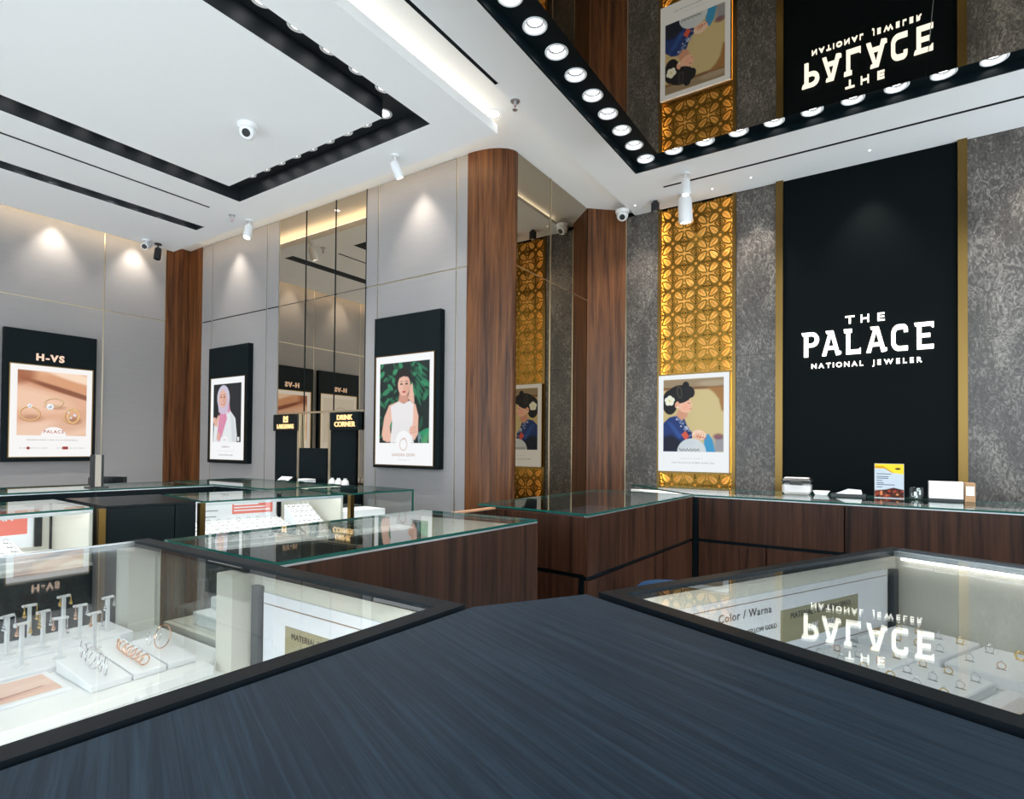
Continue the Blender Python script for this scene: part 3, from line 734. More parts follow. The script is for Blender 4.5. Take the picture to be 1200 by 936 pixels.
# ============================================================ lightboxes
def art_rings():
    a = Art(150, 200, (246, 244, 242)); a.setclip(0.085, 0.235, 0.93, 0.94)
    a.rect(0, 0, 1, 1, (226, 176, 146))
    for x, y, rx, ry, c, r, al in ((0.3, 0.9, 0.5, 0.12, (196, 128, 88), -18, .8), (0.75, 0.86, 0.55, 0.11, (240, 196, 160), -16, 1), (0.82, 0.80, 0.55, 0.07, (206, 138, 96), -16, .7), (0.75, 0.91, 0.4, 0.05, (250, 222, 196), -16, .9),
                                  (0.75, 0.715, 0.6, 0.03, (128, 70, 44), -17, .9), (0.2, 0.62, 0.5, 0.12, (242, 204, 176), -8, .8), (0.5, 0.30, 0.7, 0.10, (240, 206, 182), 4, .8), (0.85, 0.42, 0.4, 0.10, (214, 164, 134), 25, .6), (0.1, 0.88, 0.2, 0.09, (150, 84, 52), 20, .7)):
        a.ell(x, y, rx, ry, c, r, 0.6, al)
    for x, y, rx, ry, rot, c in ((0.235, 0.47, 0.115, 0.075, -8, (190, 128, 62)), (0.52, 0.60, 0.11, 0.05, 6, (186, 142, 110)), (0.74, 0.46, 0.085, 0.085, -28, (188, 120, 58)), (0.765, 0.455, 0.07, 0.075, -10, (214, 160, 90))):
        a.ell(x + 0.02, y - 0.05, rx * 1.1, ry * 0.5, (168, 112, 80), 0, 0.8, 0.6); a.ring(x, y, rx, ry, 0.022, c, rot); a.ring(x - 0.003, y + 0.004, rx, ry, 0.007, (252, 226, 176), rot)
    for x, y, r in ((0.23, 0.555, 0.028), (0.47, 0.555, 0.045), (0.78, 0.47, 0.018), (0.73, 0.44, 0.016), (0.70, 0.5, 0.014)):
        a.ell(x, y, r, r * 0.75, (238, 240, 244), 0, 0.2); a.ell(x, y, r * .5, r * .35, (176, 180, 190), 0, 0.4); a.ell(x - r * .3, y + r * .3, r * .3, r * .25, (255, 255, 255), 0, 0.4)
    a.ell(0.52, 0.225, 0.155, 0.105, (247, 245, 243), 0, 0.03); a.noclip()
    a.lines_of_text(0.20, 0.82, 0.185, 0.010, (190, 186, 184)); a.lines_of_text(0.12, 0.45, 0.095, 0.009, (196, 190, 188)); a.lines_of_text(0.56, 0.92, 0.095, 0.009, (196, 190, 188))
    a.ell(0.22, 0.095, 0.02, 0.016, (150, 40, 36)); a.rect(0.63, 0.08, 0.70, 0.112, (158, 44, 40))
    return a
def art_woman():
    a = Art(160, 220, (244, 245, 246)); a.setclip(0.075, 0.20, 0.925, 0.935); a.rect(0, 0, 1, 1, (14, 34, 30)); rg = random.Random(3)
    for _ in range(90):
        x, y = rg.uniform(0.05, 0.95), rg.uniform(0.2, 0.94); g_ = rg.random()
        c = (20 + 40 * g_, 70 + 90 * g_, 50 + 60 * g_) if rg.random() < .6 else (8, 22, 22) if rg.random() < .8 else (120, 150, 160)
        a.ell(x, y, rg.uniform(0.01, 0.035), rg.uniform(0.02, 0.07), c, rg.uniform(-70, 70), 0.5, 0.8)
    for k in range(5): a.ell(0.86 + 0.02 * (k % 2), 0.30 - 0.03 * k, 0.10, 0.022, (40 + 12 * k, 150, 104), 20 + 16 * k, 0.4, 0.9)
    for k in range(7): a.ell(0.80 - 0.01 * k, 0.88 - 0.045 * k, 0.11, 0.012, (36, 118, 84), -30 - 6 * k, 0.5, 0.8)
    sk = (232, 186, 166); sh = (206, 150, 130)
    a.ell(0.49, 0.80, 0.135, 0.085, (26, 18, 18), 0, 0.12); a.ell(0.47, 0.735, 0.12, 0.10, (24, 16, 16), 0, 0.2)
    a.poly([(0.43, 0.66), (0.56, 0.66), (0.58, 0.56), (0.40, 0.56)], sh, 0.02)
    a.poly([(0.44, 0.585), (0.24, 0.545), (0.16, 0.44), (0.115, 0.28), (0.14, 0.225), (0.22, 0.205), (0.40, 0.225), (0.42, 0.27), (0.27, 0.29), (0.26, 0.36), (0.33, 0.46)], sk, 0.015)
    a.poly([(0.60, 0.58), (0.70, 0.545), (0.75, 0.44), (0.745, 0.28), (0.69, 0.225), (0.60, 0.25), (0.60, 0.34), (0.63, 0.40), (0.60, 0.62), (0.62, 0.70), (0.67, 0.64), (0.68, 0.55)], sk, 0.015)
    a.poly([(0.27, 0.535), (0.41, 0.575), (0.50, 0.555), (0.60, 0.58), (0.665, 0.55), (0.66, 0.40), (0.64, 0.30), (0.68, 0.20), (0.27, 0.20), (0.30, 0.38)], (232, 230, 230), 0.012)
    for k in range(9): a.line([(0.33 + 0.035 * k, 0.40), (0.34 + 0.033 * k, 0.24)], 0.006, (206, 206, 210), 0.6)
    a.ell(0.50, 0.725, 0.105, 0.098, sk, 0, 0.1); a.ell(0.55, 0.70, 0.05, 0.07, sh, 0, 0.9, 0.5)
    a.poly([(0.57, 0.60), (0.61, 0.72), (0.645, 0.735), (0.66, 0.65), (0.66, 0.56)], sk, 0.012); a.line([(0.60, 0.70), (0.60, 0.60)], 0.006, sh, .8)
    a.poly([(0.39, 0.76), (0.42, 0.82), (0.52, 0.835), (0.60, 0.80), (0.615, 0.75), (0.57, 0.795), (0.49, 0.805), (0.42, 0.79)], (26, 18, 18), 0.012)
    for x in (0.455, 0.545): a.ell(x, 0.735, 0.022, 0.008, (40, 26, 26), 0, 0.3); a.line([(x - 0.025, 0.757), (x + 0.022, 0.760)], 0.006, (70, 46, 40))
    a.line([(0.497, 0.73), (0.490, 0.695), (0.508, 0.690)], 0.006, sh, .9); a.ell(0.50, 0.663, 0.030, 0.0095, (190, 66, 70), 0, 0.3)
    a.ell(0.67, 0.315, 0.075, 0.045, sk, 20, 0.15)
    for k in range(3): a.line([(0.62, 0.335 - 0.022 * k), (0.72, 0.345 - 0.022 * k)], 0.005, (150, 100, 86), .8)
    a.ell(0.50, 0.215, 0.135, 0.095, (243, 244, 245), 0, 0.04); a.noclip()
    a.ring(0.50, 0.185, 0.062, 0.052, 0.010, (214, 182, 170)); a.line([(0.47, 0.235), (0.52, 0.245), (0.55, 0.215)], 0.008, (200, 160, 150), .8)
    a.lines_of_text(0.42, 0.60, 0.045, 0.006, (206, 206, 206))
    return a
def art_hijab():
    a = Art(140, 210, (243, 244, 245)); a.setclip(0.085, 0.215, 0.90, 0.925); a.rect(0, 0, 1, 1, (20, 22, 24)); a.ell(0.7, 0.7, 0.5, 0.4, (34, 36, 40), 0, 0.9, .7)
    a.poly([(0.30, 0.55), (0.20, 0.50), (0.11, 0.42), (0.09, 0.21), (0.78, 0.21), (0.79, 0.30), (0.74, 0.50), (0.58, 0.60)], (226, 231, 232), 0.015)
    a.poly([(0.60, 0.57), (0.68, 0.50), (0.76, 0.34), (0.76, 0.21), (0.66, 0.21)], (200, 206, 210), 0.05, .7)
    a.poly([(0.30, 0.60), (0.46, 0.58), (0.50, 0.50), (0.36, 0.30), (0.28, 0.22), (0.20, 0.24), (0.24, 0.45)], (216, 138, 168), 0.03)
    for k in range(5): a.line([(0.30 + 0.035 * k, 0.57), (0.24 + 0.03 * k, 0.26)], 0.008, (236, 176, 196) if k % 2 else (188, 104, 140), .7)
    a.ell(0.38, 0.755, 0.185, 0.155, (202, 196, 216), 0, 0.08); a.poly([(0.21, 0.74), (0.25, 0.58), (0.40, 0.55), (0.56, 0.60), (0.565, 0.76)], (204, 190, 210), 0.02)
    a.poly([(0.54, 0.70), (0.60, 0.58), (0.50, 0.56)], (210, 140, 172), 0.03, .8)
    a.ell(0.365, 0.745, 0.115, 0.108, (226, 178, 158), 0, 0.1); a.ell(0.42, 0.72, 0.05, 0.07, (206, 148, 130), 0, 0.9, .5)
    for x in (0.315, 0.41): a.ell(x, 0.765, 0.024, 0.008, (44, 28, 28), 0, 0.3); a.line([(x - 0.03, 0.79), (x + 0.03, 0.793)], 0.007, (70, 48, 42))
    a.line([(0.36, 0.755), (0.352, 0.722), (0.375, 0.718)], 0.007, (196, 138, 122)); a.ell(0.362, 0.685, 0.045, 0.013, (196, 78, 84), 0, 0.3); a.ell(0.362, 0.688, 0.03, 0.006, (250, 240, 238), 0, 0.4)
    a.ell(0.15, 0.46, 0.055, 0.065, (224, 178, 160), 30, 0.15); a.poly([(0.12, 0.45), (0.24, 0.55), (0.27, 0.52), (0.20, 0.42)], (222, 172, 156), 0.02)
    a.ell(0.25, 0.28, 0.05, 0.05, (222, 172, 156), 0, 0.15); a.rect(0.80, 0.225, 0.86, 0.275, (226, 230, 232)); a.noclip()
    a.ell(0.44, 0.215, 0.12, 0.075, (240, 241, 242), 0, 0.05); a.lines_of_text(0.40, 0.49, 0.24, 0.016, (196, 190, 190), .5)
    a.lines_of_text(0.35, 0.58, 0.155, 0.014, (176, 170, 168)); a.lines_of_text(0.22, 0.72, 0.105, 0.006, (206, 204, 204)); a.lines_of_text(0.26, 0.70, 0.055, 0.014, (186, 184, 184))
    return a
def art_profile():
    a = Art(160, 220, (236, 240, 243)); a.setclip(0.075, 0.205, 0.925, 0.955); a.rect(0, 0, 1, 1, (196, 178, 126))
    a.ell(0.75, 0.6, 0.4, 0.4, (206, 190, 140), 0, 0.9, .8); a.rect(0, 0.87, 1, 0.96, (150, 132, 104), 0.05); a.rect(0, 0.845, 1, 0.875, (120, 80, 50), 0.03)
    a.poly([(0.70, 0.86), (0.95, 0.86), (0.95, 0.60), (0.90, 0.62), (0.86, 0.74), (0.80, 0.80)], (160, 116, 66), 0.03); a.ell(0.78, 0.9, 0.2, 0.03, (176, 160, 134), 0, 0.6, .8)
    a.rect(0.80, 0.2, 0.95, 0.36, (150, 150, 156), 0.06); a.ell(0.86, 0.36, 0.07, 0.03, (120, 62, 84), 0, 0.6, .8)
    a.poly([(0.66, 0.36), (0.72, 0.39), (0.78, 0.33), (0.82, 0.20), (0.66, 0.20)], (58, 148, 196), 0.02)
    a.poly([(0.07, 0.50), (0.16, 0.56), (0.30, 0.585), (0.38, 0.55), (0.44, 0.44), (0.56, 0.36), (0.60, 0.33), (0.52, 0.27), (0.36, 0.24), (0.40, 0.20), (0.07, 0.20)], (26, 52, 112), 0.012)
    a.poly([(0.07, 0.36), (0.20, 0.38), (0.36, 0.30), (0.40, 0.20), (0.07, 0.20)], (14, 20, 42), 0.05); a.poly([(0.12, 0.52), (0.20, 0.50), (0.36, 0.36), (0.30, 0.34)], (44, 84, 156), 0.03, .7)
    rg = random.Random(5)
    for _ in range(70):
        t = rg.random(); x = 0.26 + 0.26 * t + rg.uniform(-0.03, 0.03); y = 0.565 - 0.21 * t + rg.uniform(-0.03, 0.03)
        a.ell(x, y, 0.012, 0.008, rg.choice([(190, 196, 216), (40, 54, 110), (120, 140, 180), (20, 30, 70)]), rg.uniform(0, 90), 0.4)
    a.poly([(0.34, 0.38), (0.40, 0.42), (0.45, 0.36), (0.40, 0.32)], (206, 86, 62), 0.015)
    a.poly([(0.30, 0.64), (0.44, 0.66), (0.42, 0.56), (0.34, 0.53), (0.26, 0.58)], (206, 150, 122), 0.012)
    a.poly([(0.28, 0.72), (0.36, 0.76), (0.46, 0.75), (0.475, 0.715), (0.505, 0.685), (0.48, 0.672), (0.49, 0.655), (0.475, 0.632), (0.455, 0.612), (0.40, 0.605), (0.34, 0.62), (0.28, 0.66)], (234, 184, 156), 0.008)
    a.ell(0.40, 0.665, 0.045, 0.03, (240, 160, 140), 0, 0.9, .5)
    a.ell(0.31, 0.80, 0.185, 0.095, (16, 14, 18), 8, 0.05); a.ell(0.17, 0.72, 0.115, 0.13, (14, 13, 17), 0, 0.06); a.ell(0.45, 0.82, 0.075, 0.065, (18, 16, 20), 30, 0.08)
    a.ell(0.40, 0.885, 0.05, 0.045, (14, 13, 17), 0, 0.1); a.ring(0.31, 0.82, 0.03, 0.06, 0.006, (120, 110, 96), 10, .7); a.line([(0.43, 0.79), (0.44, 0.735)], 0.012, (18, 16, 20))
    a.ell(0.275, 0.69, 0.030, 0.036, (226, 168, 140), -10, 0.1); a.ell(0.285, 0.665, 0.010, 0.009, (240, 240, 236), 0, 0.3)
    a.line([(0.43, 0.705), (0.465, 0.705)], 0.007, (50, 34, 30)); a.line([(0.455, 0.643), (0.482, 0.648)], 0.008, (190, 70, 66))
    for k in range(5):
        t = 2 * PI * k / 5 + 0.3; a.ell(0.165 + 0.042 * math.cos(t), 0.735 + 0.030 * math.sin(t), 0.034, 0.026, (232, 234, 214), math.degrees(t), 0.15)
    a.ell(0.165, 0.735, 0.014, 0.011, (222, 206, 110), 0, 0.4)
    a.ell(0.59, 0.375, 0.10, 0.052, (238, 206, 180), -10, 0.08); a.ell(0.56, 0.345, 0.07, 0.04, (226, 184, 156), 20, 0.12)
    for k in range(4): a.line([(0.55 + 0.032 * k, 0.40), (0.57 + 0.03 * k, 0.345)], 0.005, (186, 132, 108), .9)
    for k in range(4): a.ell(0.575 + 0.035 * k, 0.36 - 0.006 * k, 0.010, 0.008, (206, 60, 52), 0, 0.3)
    a.ell(0.485, 0.205, 0.205, 0.135, (206, 216, 222), 0, 0.03, .93); a.noclip()
    pts = [(0.31 + 0.29 * k / 40, 0.222 + 0.014 * math.sin(k * 1.7) + 0.006 * math.sin(k * 0.9)) for k in range(41)]
    a.line(pts, 0.006, (50, 56, 60), .9)
    a.lines_of_text(0.33, 0.64, 0.132, 0.006, (196, 202, 206))
    return a
def art_line():
    a = Art(110, 150, (238, 236, 230)); a.rect(0.07, 0.2, 0.93, 0.94, (226, 222, 212))
    a.ring(0.45, 0.65, 0.20, 0.14, 0.012, (176, 168, 156), 20); a.ring(0.62, 0.48, 0.18, 0.12, 0.012, (186, 176, 160), -25); a.ring(0.36, 0.40, 0.15, 0.1, 0.01, (190, 182, 170)); a.lines_of_text(0.2, 0.8, 0.12, 0.012, (190, 186, 180)); return a

def lightbox(label, side, c0, c1, z0, z1, s0, s1, t0, t1, art, title=None, group='lightbox posters'):
    """side 'L': plane y=YL, c along x; side 'A': plane x=XA, c along -y"""
    th = 0.055
    if side == 'L':
        t = thing('lightbox_poster', label, 'poster', ((c0 + c1) / 2, YL, Z(z0)), group)
        B = lambda n, m, a, b, z_0, z_1, d0, d1: box(n, m, t, a, b, YL - d1, YL - d0, Z(z_0), Z(z_1))
        org = lambda a, z, d: (a, YL - d, Z(z)); ux = (1, 0, 0)
    else:
        t = thing('lightbox_poster', label, 'poster', (XA, (c0 + c1) / 2, Z(z0)), group)
        B = lambda n, m, a, b, z_0, z_1, d0, d1: box(n, m, t, XA - d1, XA - d0, b, a, Z(z_0), Z(z_1))
        org = lambda a, z, d: (XA - d, a, Z(z)); ux = (0, -1, 0)
    B('board', BLACKM, c0, c1, z0, z1, 0.001, th)
    f = 0.008; sg = 1 if side == 'L' else -1
    for a, b, q0, q1 in ((s0 - f * sg, s1 + f * sg, t1, t1 + f), (s0 - f * sg, s1 + f * sg, t0 - f, t0), (s0 - f * sg, s0, t0, t1), (s1, s1 + f * sg, t0, t1)):
        B('frame_bar', BRASS, a, b, q0, q1, th, th + 0.008)
    print_on('picture', art, PRINTL, t, org(s0, t0, th + 0.002), ux, (0, 0, 1), abs(s1 - s0), t1 - t0)
    return t, org, ux
t, org, ux = lightbox('tall black lightbox headed H-VS with a picture of three gold rings', 'L', 1.711, 2.431, -0.18, 1.05, 1.757, 2.396, -0.134, 0.722, art_rings())
text('title', 'H-VS', 0.088, emitter('rose_letters', (1.0, 0.72, 0.55), 1.0), t, org(2.05, 0.80, 0.062), ux, UPZ, 1.25, 0.006, 0.003)
PRT = emitter('poster_print_red', (0.55, 0.14, 0.10), 0.9)
text('caption', 'PALACE', 0.040, PRT, t, org(2.09, 0.102, 0.0585), ux, UPZ, 1.2, 0.0005, 0.0006)
t, org, ux = lightbox('black lightbox with pale line drawings farther along the left wall', 'L', 0.90, 1.62, -0.18, 1.05, 0.946, 1.585, -0.134, 0.722, art_line())
text('title', 'H-VS', 0.088, MATS['rose_letters'], t, org(1.24, 0.80, 0.062), ux, UPZ, 1.25, 0.006, 0.003)
t, org, ux = lightbox('black lightbox showing a woman in a white dress among green leaves', 'A', 3.594, 2.871, -0.182, 1.060, 3.566, 2.926, -0.155, 0.732, art_woman())
text('caption', 'SANDRA DEWI', 0.034, emitter('poster_print_rose', (0.62, 0.38, 0.32), 0.9), t, org(3.245, -0.075, 0.0585), ux, UPZ, 1.15, 0.0005)
lightbox('narrow looking black lightbox showing a woman in headscarf and white jacket', 'A', 6.186, 5.44, -0.20, 1.037, 6.130, 5.487, -0.163, 0.703, art_hijab())
gp = thing('framed_poster', 'white bordered lightbox poster of a woman in profile set in the gold lattice', 'poster', (XB - 0.036, 1.415, Z(-0.205)))
box('board', PLW, gp, XB - 0.034, XB - 0.014, 1.110, 1.720, Z(-0.205), Z(0.645))
print_on('picture', art_profile(), PRINTL, gp, (XB - 0.0355, 1.718, Z(-0.203)), (0, -1, 0), (0, 0, 1), 0.606, 0.846)
for y0, y1 in ((1.104, 1.110), (1.720, 1.726)):
    box('frame_bar', BRASS, gp, XB - 0.038, XB - 0.014, y0, y1, Z(-0.205), Z(0.645))
text('caption', 'THE PALACE & RIMBA SUMATRA', 0.021, emitter('poster_print_grey', (0.40, 0.42, 0.45), 0.7), gp, (XB - 0.0365, 1.415, Z(-0.128)), RD, UPZ, 1.25, 0.0004)

# ============================================================ counters and cases
class Quad:
    """plan of a case: a-b front edge, d-c back edge; offsets in metres from the edges"""
    def __init__(s, a, b, c, d):
        s.c = [Vector(p) for p in (a, b, c, d)]; s.lu = ((s.c[1] - s.c[0]).length + (s.c[2] - s.c[3]).length) / 2; s.lv = ((s.c[3] - s.c[0]).length + (s.c[2] - s.c[1]).length) / 2
    def p(s, u, v):
        a, b, c, d = s.c; q = a * (1 - u) * (1 - v) + b * u * (1 - v) + c * u * v + d * (1 - u) * v; return (q.x, q.y)
    def m(s, x, y):                                    # metres along, metres deep; negative counts from the far end
        u = x / s.lu if x >= 0 else 1 + x / s.lu; v = y / s.lv if y >= 0 else 1 + y / s.lv; return u, v
    def rect(s, x0, x1, y0, y1):
        u0, v0 = s.m(x0, y0); u1, v1 = s.m(x1, y1); return [s.p(u0, v0), s.p(u1, v0), s.p(u1, v1), s.p(u0, v1)]
    def at(s, x, y, z): return Vector((*s.p(*s.m(x, y)), z))
    def mid(s): return s.p(0.5, 0.5)
    def dirx(s): return Vector((*(s.c[1] - s.c[0]).normalized(), 0))
    def diry(s): return Vector((*(s.c[3] - s.c[0]).normalized(), 0))
END = -1e-9
def qb(name, m, parent, Q, x0, x1, y0, y1, z0, z1, bevel=0.0, cap=0):
    return MB().prism(Q.rect(x0, x1, y0, y1), z0, z1, 0, cap).build(name, m, parent, bevel=bevel)
def glass_top(Q, t, z=0.990, ins=0.0):
    MB().prism(Q.rect(ins, -ins if ins else END, ins, -ins if ins else END), z, z + 0.009, 1, 0).build('glass_top', [GLASS, GLASSE], t)
def pane(Q, t, x0, x1, y0, y1, z0=0.77, z1=0.985, edge=True):
    return qb('glass_pane', GLASS, t, Q, x0, x1, y0, y1, z0, z1)
DK = 0.76
def writing(name, body, size, m, t, Q, x, y, z, ux, spacing=1.0, bold=0.0):
    return text(name, body, size, m, t, Q.at(x, y, z), ux, (0, 0, 1), spacing, 0.0004, bold)

# --- black oak corner block in the foreground
blk = thing('corner_counter', 'black stained oak corner counter top filling the foreground', 'counter', (0.5, 0.3, 0))
foot = [(-0.35, 0.655), (0.790, 0.605), (0.985, 0.480), (0.742, -0.108), (0.56, -0.548), (0.36, -0.60)]
MB().prism(foot, 0.968, 1.0).build('counter_top', BLKWOOD, blk, bevel=0.002)
cen = Vector((0.45, 0.2))
ins = [tuple(cen + (Vector(p) - cen) * 0.94) for p in foot]
MB().prism(ins, 0.08, 0.968).build('carcass', BLACKM, blk)
ins2 = [tuple(cen + (Vector(p) - cen) * 0.88) for p in foot]
MB().prism(ins2, 0.0, 0.08).build('plinth', BLACKP, blk)

# --- big left case
Q1 = Quad((-0.90, 0.682), (0.785, 0.617), (0.795, 1.80), (-0.90, 1.85))
c1 = thing('jewellery_case', 'large glass topped jewellery case with earring stands left of the black counter', 'display case', (*Q1.mid(), 0))
qb('plinth', BLACKP, c1, Q1, 0.04, -0.04, 0.04, -0.04, 0, 0.08)
qb('carcass', BLACKM, c1, Q1, 0, END, 0, END, 0.08, DK - 0.012)
qb('display_deck', CASEW, c1, Q1, 0, END, 0, END, DK - 0.012, DK)
qb('end_panel', CREAM, c1, Q1, -0.022, END, 0.002, 0.60, DK, 0.984)
qb('pillar', CREAM, c1, Q1, -0.075, END, 0.60, 0.665, DK, 0.984)
qb('pillar', CREAM, c1, Q1, -0.080, END, -0.075, END, DK, 0.984)
qb('front_panel', CREAM, c1, Q1, 0.0, -0.022, 0.0, 0.018, DK, 0.984)
pane(Q1, c1, -0.014, -0.006, 0.665, -0.075)
pane(Q1, c1, 0.0, -0.08, -0.012, -0.004)
qb('handle_bar', RAILG, c1, Q1, -0.036, -0.0221, 0.562, 0.590, DK + 0.012, 0.958)
b1 = qb('notice_board', PAPER, c1, Q1, -0.0265, -0.0222, 0.03, 0.557, DK + 0.018, 0.945)
qb('board_line', mat('brown_line', (0.25, 0.16, 0.10), 0.5), b1, Q1, -0.0271, -0.0266, 0.03, 0.557, 0.920, 0.9225)
qb('printed_block', OLIVE, b1, Q1, -0.0271, -0.0266, 0.20, 0.475, 0.80, 0.885)
dx = -Q1.diry()
writing('caption', 'MATERIAL PERHIASAN EMAS', 0.018, INK, b1, Q1, -0.0274, 0.338, 0.866, dx)
writing('caption', 'Tou', 0.034, PAPER, b1, Q1, -0.0274, 0.29, 0.815, dx)
glass_top(Q1, c1, ins=0.006)
qb('rail', RAIL, c1, Q1, 0, END, 0.0, 0.034, 0.986, 1.003)
qb('rail', RAIL, c1, Q1, -0.040, END, 0.034, END, 0.986, 1.003)
qb('edge_trim', ALU, c1, Q1, 0, -0.040, -0.012, END, 0.984, 1.0005)
qb('led_strip', CLED1, c1, Q1, 0.0, -0.06, 0.019, 0.027, 0.974, 0.983)

# --- middle case with walnut front
Q2 = Quad((0.822, 1.215), (1.890, 1.134), (1.862, 1.700), (0.822, 1.765))
c2_ = thing('walnut_case', 'glass topped case with dark walnut front and green glass edge in the middle', 'display case', (*Q2.mid(), 0))
qb('plinth', BLACKP, c2_, Q2, 0.03, -0.03, 0.03, -0.03, 0, 0.08)
qb('carcass', CREAM, c2_, Q2, 0.002, -0.024, 0.022, END, 0.08, DK)
qb('front_panel', WALNUT2, c2_, Q2, 0.0, END, 0.0, 0.02, 0.08, 0.984)
qb('side_panel', WALNUT2, c2_, Q2, -0.022, END, 0.02, END, 0.08, 0.984)
qb('edge_band', mat('copper_edge', (0.42, 0.22, 0.12), 0.4), c2_, Q2, -0.004, 0.0 + Q2.lu + 0.0006, -0.0 + 0.0001, 0.004, 0.2, 0.984)
pane(Q2, c2_, 0.0, 0.008, 0.02, -0.01); pane(Q2, c2_, 0.008, -0.022, -0.01, -0.002)
qb('inner_liner', CREAM, c2_, Q2, 0.01, -0.0225, 0.0205, 0.026, DK, 0.975); qb('inner_liner', CREAM, c2_, Q2, -0.028, -0.0225, 0.026, -0.012, DK, 0.975)
qb('edge_trim', ALU, c2_, Q2, 0.0, END, 0.0, 0.02, 0.9845, 0.9895)
glass_top(Q2, c2_)
qb('led_strip', CLED, c2_, Q2, 0.05, -0.06, 0.028, 0.034, 0.968, 0.976)

# --- swing gate
gt = thing('counter_gate', 'low walnut gate closing the gap behind the middle case', 'gate', (2.06, 1.55, 0))
MB().prism([(1.905, 1.560), (2.19, 1.545), (2.19, 1.575), (1.905, 1.590)], 0.12, 0.985).build('leaf', WALNUT2, gt)
MB().prism([(1.905, 1.558), (2.19, 1.543), (2.19, 1.577), (1.905, 1.592)], 0.985, 0.992).build('top_edge', MATS['copper_edge'], gt)
for x, y in ((1.925, 1.574), (2.17, 1.561)):
    MB().lathe([(0.012, 0), (0.012, 0.12)], 10).xform(Matrix.Translation((x, y, 0))).build('leg', BLACKP, gt)

# --- right hand counters of the shop floor
Q3 = Quad((2.160, 1.050), (3.465, 0.990), (3.485, 1.63), (2.232, 1.680))
c3 = thing('drawer_counter', 'walnut drawer counter with glass top in front of the mirror alcove', 'counter', (*Q3.mid(), 0))
qb('plinth', BLACKP, c3, Q3, 0.03, END, 0.04, -0.03, 0, 0.10)
qb('carcass', BLACKP, c3, Q3, 0.014, END, 0.014, END, 0.10, DK)
xs = [0.0, 0.835, 1.29]
for a, b in zip(xs[:-1], xs[1:]):
    qb('upper_panel', WALNUT2, c3, Q3, a + 0.002, b - 0.002, 0.0, 0.018, 0.735, 0.984)
    qb('drawer_front', WALNUT2, c3, Q3, a + 0.004, b - 0.004, 0.0, 0.018, 0.10, 0.715)
qb('side_panel', WALNUT2, c3, Q3, 0.0, 0.016, 0.019, END, 0.742, 0.984)
qb('side_door', WALNUT2, c3, Q3, 0.004, 0.016, 0.05, END, 0.10, 0.722)
qb('inner_liner', RAILG, c3, Q3, 0.017, -0.01, 0.0185, -0.01, DK, DK + 0.004)
qb('display_tray', mat('slate_pad', (0.035, 0.042, 0.058), 0.5), c3, Q3, 0.42, 0.92, 0.14, 0.50, DK + 0.0045, 0.93)
qb('reflection_block', CASEW, c3, Q3, 0.14, 0.24, 0.10, 0.24, DK + 0.0045, 0.95)  # white block standing in for the white poster's reflection in the glass top
qb('back_panel', BLACKP, c3, Q3, 0.016, END, -0.012, END, DK, 0.984)
qb('edge_trim', ALU, c3, Q3, 0.0, END, 0.0, 0.018, 0.9845, 0.9895)
glass_top(Q3, c3)
Q4 = Quad((3.492, 0.985), (3.452, -2.25), (4.10, -2.25), (4.12, 1.64))
c4 = thing('wall_counter', 'long walnut counter with glass top below the illuminated sign', 'counter', (*Q4.mid(), 0))
qb('plinth', BLACKP, c4, Q4, 0.0, END, 0.04, -0.03, 0, 0.10)
qb('carcass', BLACKP, c4, Q4, 0.0, END, 0.014, END, 0.10, DK)
ux_ = [0.03, 0.873, 1.72, 2.6, 3.4]
for a, b in zip(ux_[:-1], ux_[1:]): qb('upper_panel', WALNUT2, c4, Q4, a + 0.004, b - 0.004, 0.0, 0.018, 0.735, 0.984)
lx_ = [0.03, 0.45, 0.873, 1.3, 1.72, 2.16, 2.6, 3.0, 3.4]
for a, b in zip(lx_[:-1], lx_[1:]): qb('drawer_front', WALNUT2, c4, Q4, a + 0.004, b - 0.004, 0.0, 0.018, 0.10, 0.715)
qb('corner_post', BLACKP, c4, Q4, 0.0, 0.028, -0.004 + 0.004, 0.02, 0.10, 0.984)
qb('inner_liner', CASEW, c4, Q4, 0.0, END, 0.0185, END, DK, 0.965)
qb('edge_trim', ALU, c4, Q4, 0.0, END, 0.0, 0.018, 0.9845, 0.9895)
glass_top(Q4, c4)

# --- angled right case beside the black block
Q5 = Quad((1.000, 0.462), (0.752, -0.128), (1.712, -0.590), (1.958, -0.008))
c5 = thing('ring_case', 'angled glass ring case with cream back panel right of the black counter', 'display case', (*Q5.mid(), 0))
qb('plinth', BLACKP, c5, Q5, 0.03, -0.03, 0.03, -0.03, 0, 0.08)
qb('carcass', BLACKM, c5, Q5, 0, END, 0, END, 0.08, DK - 0.012)
qb('display_deck', CREAM, c5, Q5, 0, END, 0, END, DK - 0.012, DK)
qb('end_panel', CREAM, c5, Q5, 0.0, 0.02, 0.0, END, DK, 0.984)
qb('back_panel', CREAM, c5, Q5, 0.02, END, -0.02, END, DK, 0.984)
qb('front_panel', CREAM, c5, Q5, 0.02, END, 0.0, 0.018, DK, 0.984)
qb('end_panel', BLACKM, c5, Q5, -0.02, END, 0.018, -0.02, DK, 0.984)
b5 = qb('notice_board', PAPER, c5, Q5, 0.0205, 0.025, 0.05, -0.075, DK + 0.018, 0.950)
qb('board_line', MATS['brown_line'], b5, Q5, 0.0251, 0.0257, 0.05, -0.075, 0.934, 0.936)
qb('board_line', MATS['brown_line'], b5, Q5, 0.0251, 0.0257, 0.05, -0.075, 0.796, 0.798)
qb('printed_block', OLIVE, b5, Q5, 0.0251, 0.0257, 0.52, 0.845, 0.825, 0.902)
qb('handle_bar', RAILG, c5, Q5, 0.0205, 0.036, -0.062, -0.038, DK + 0.006, 0.950)
d5 = Q5.diry()
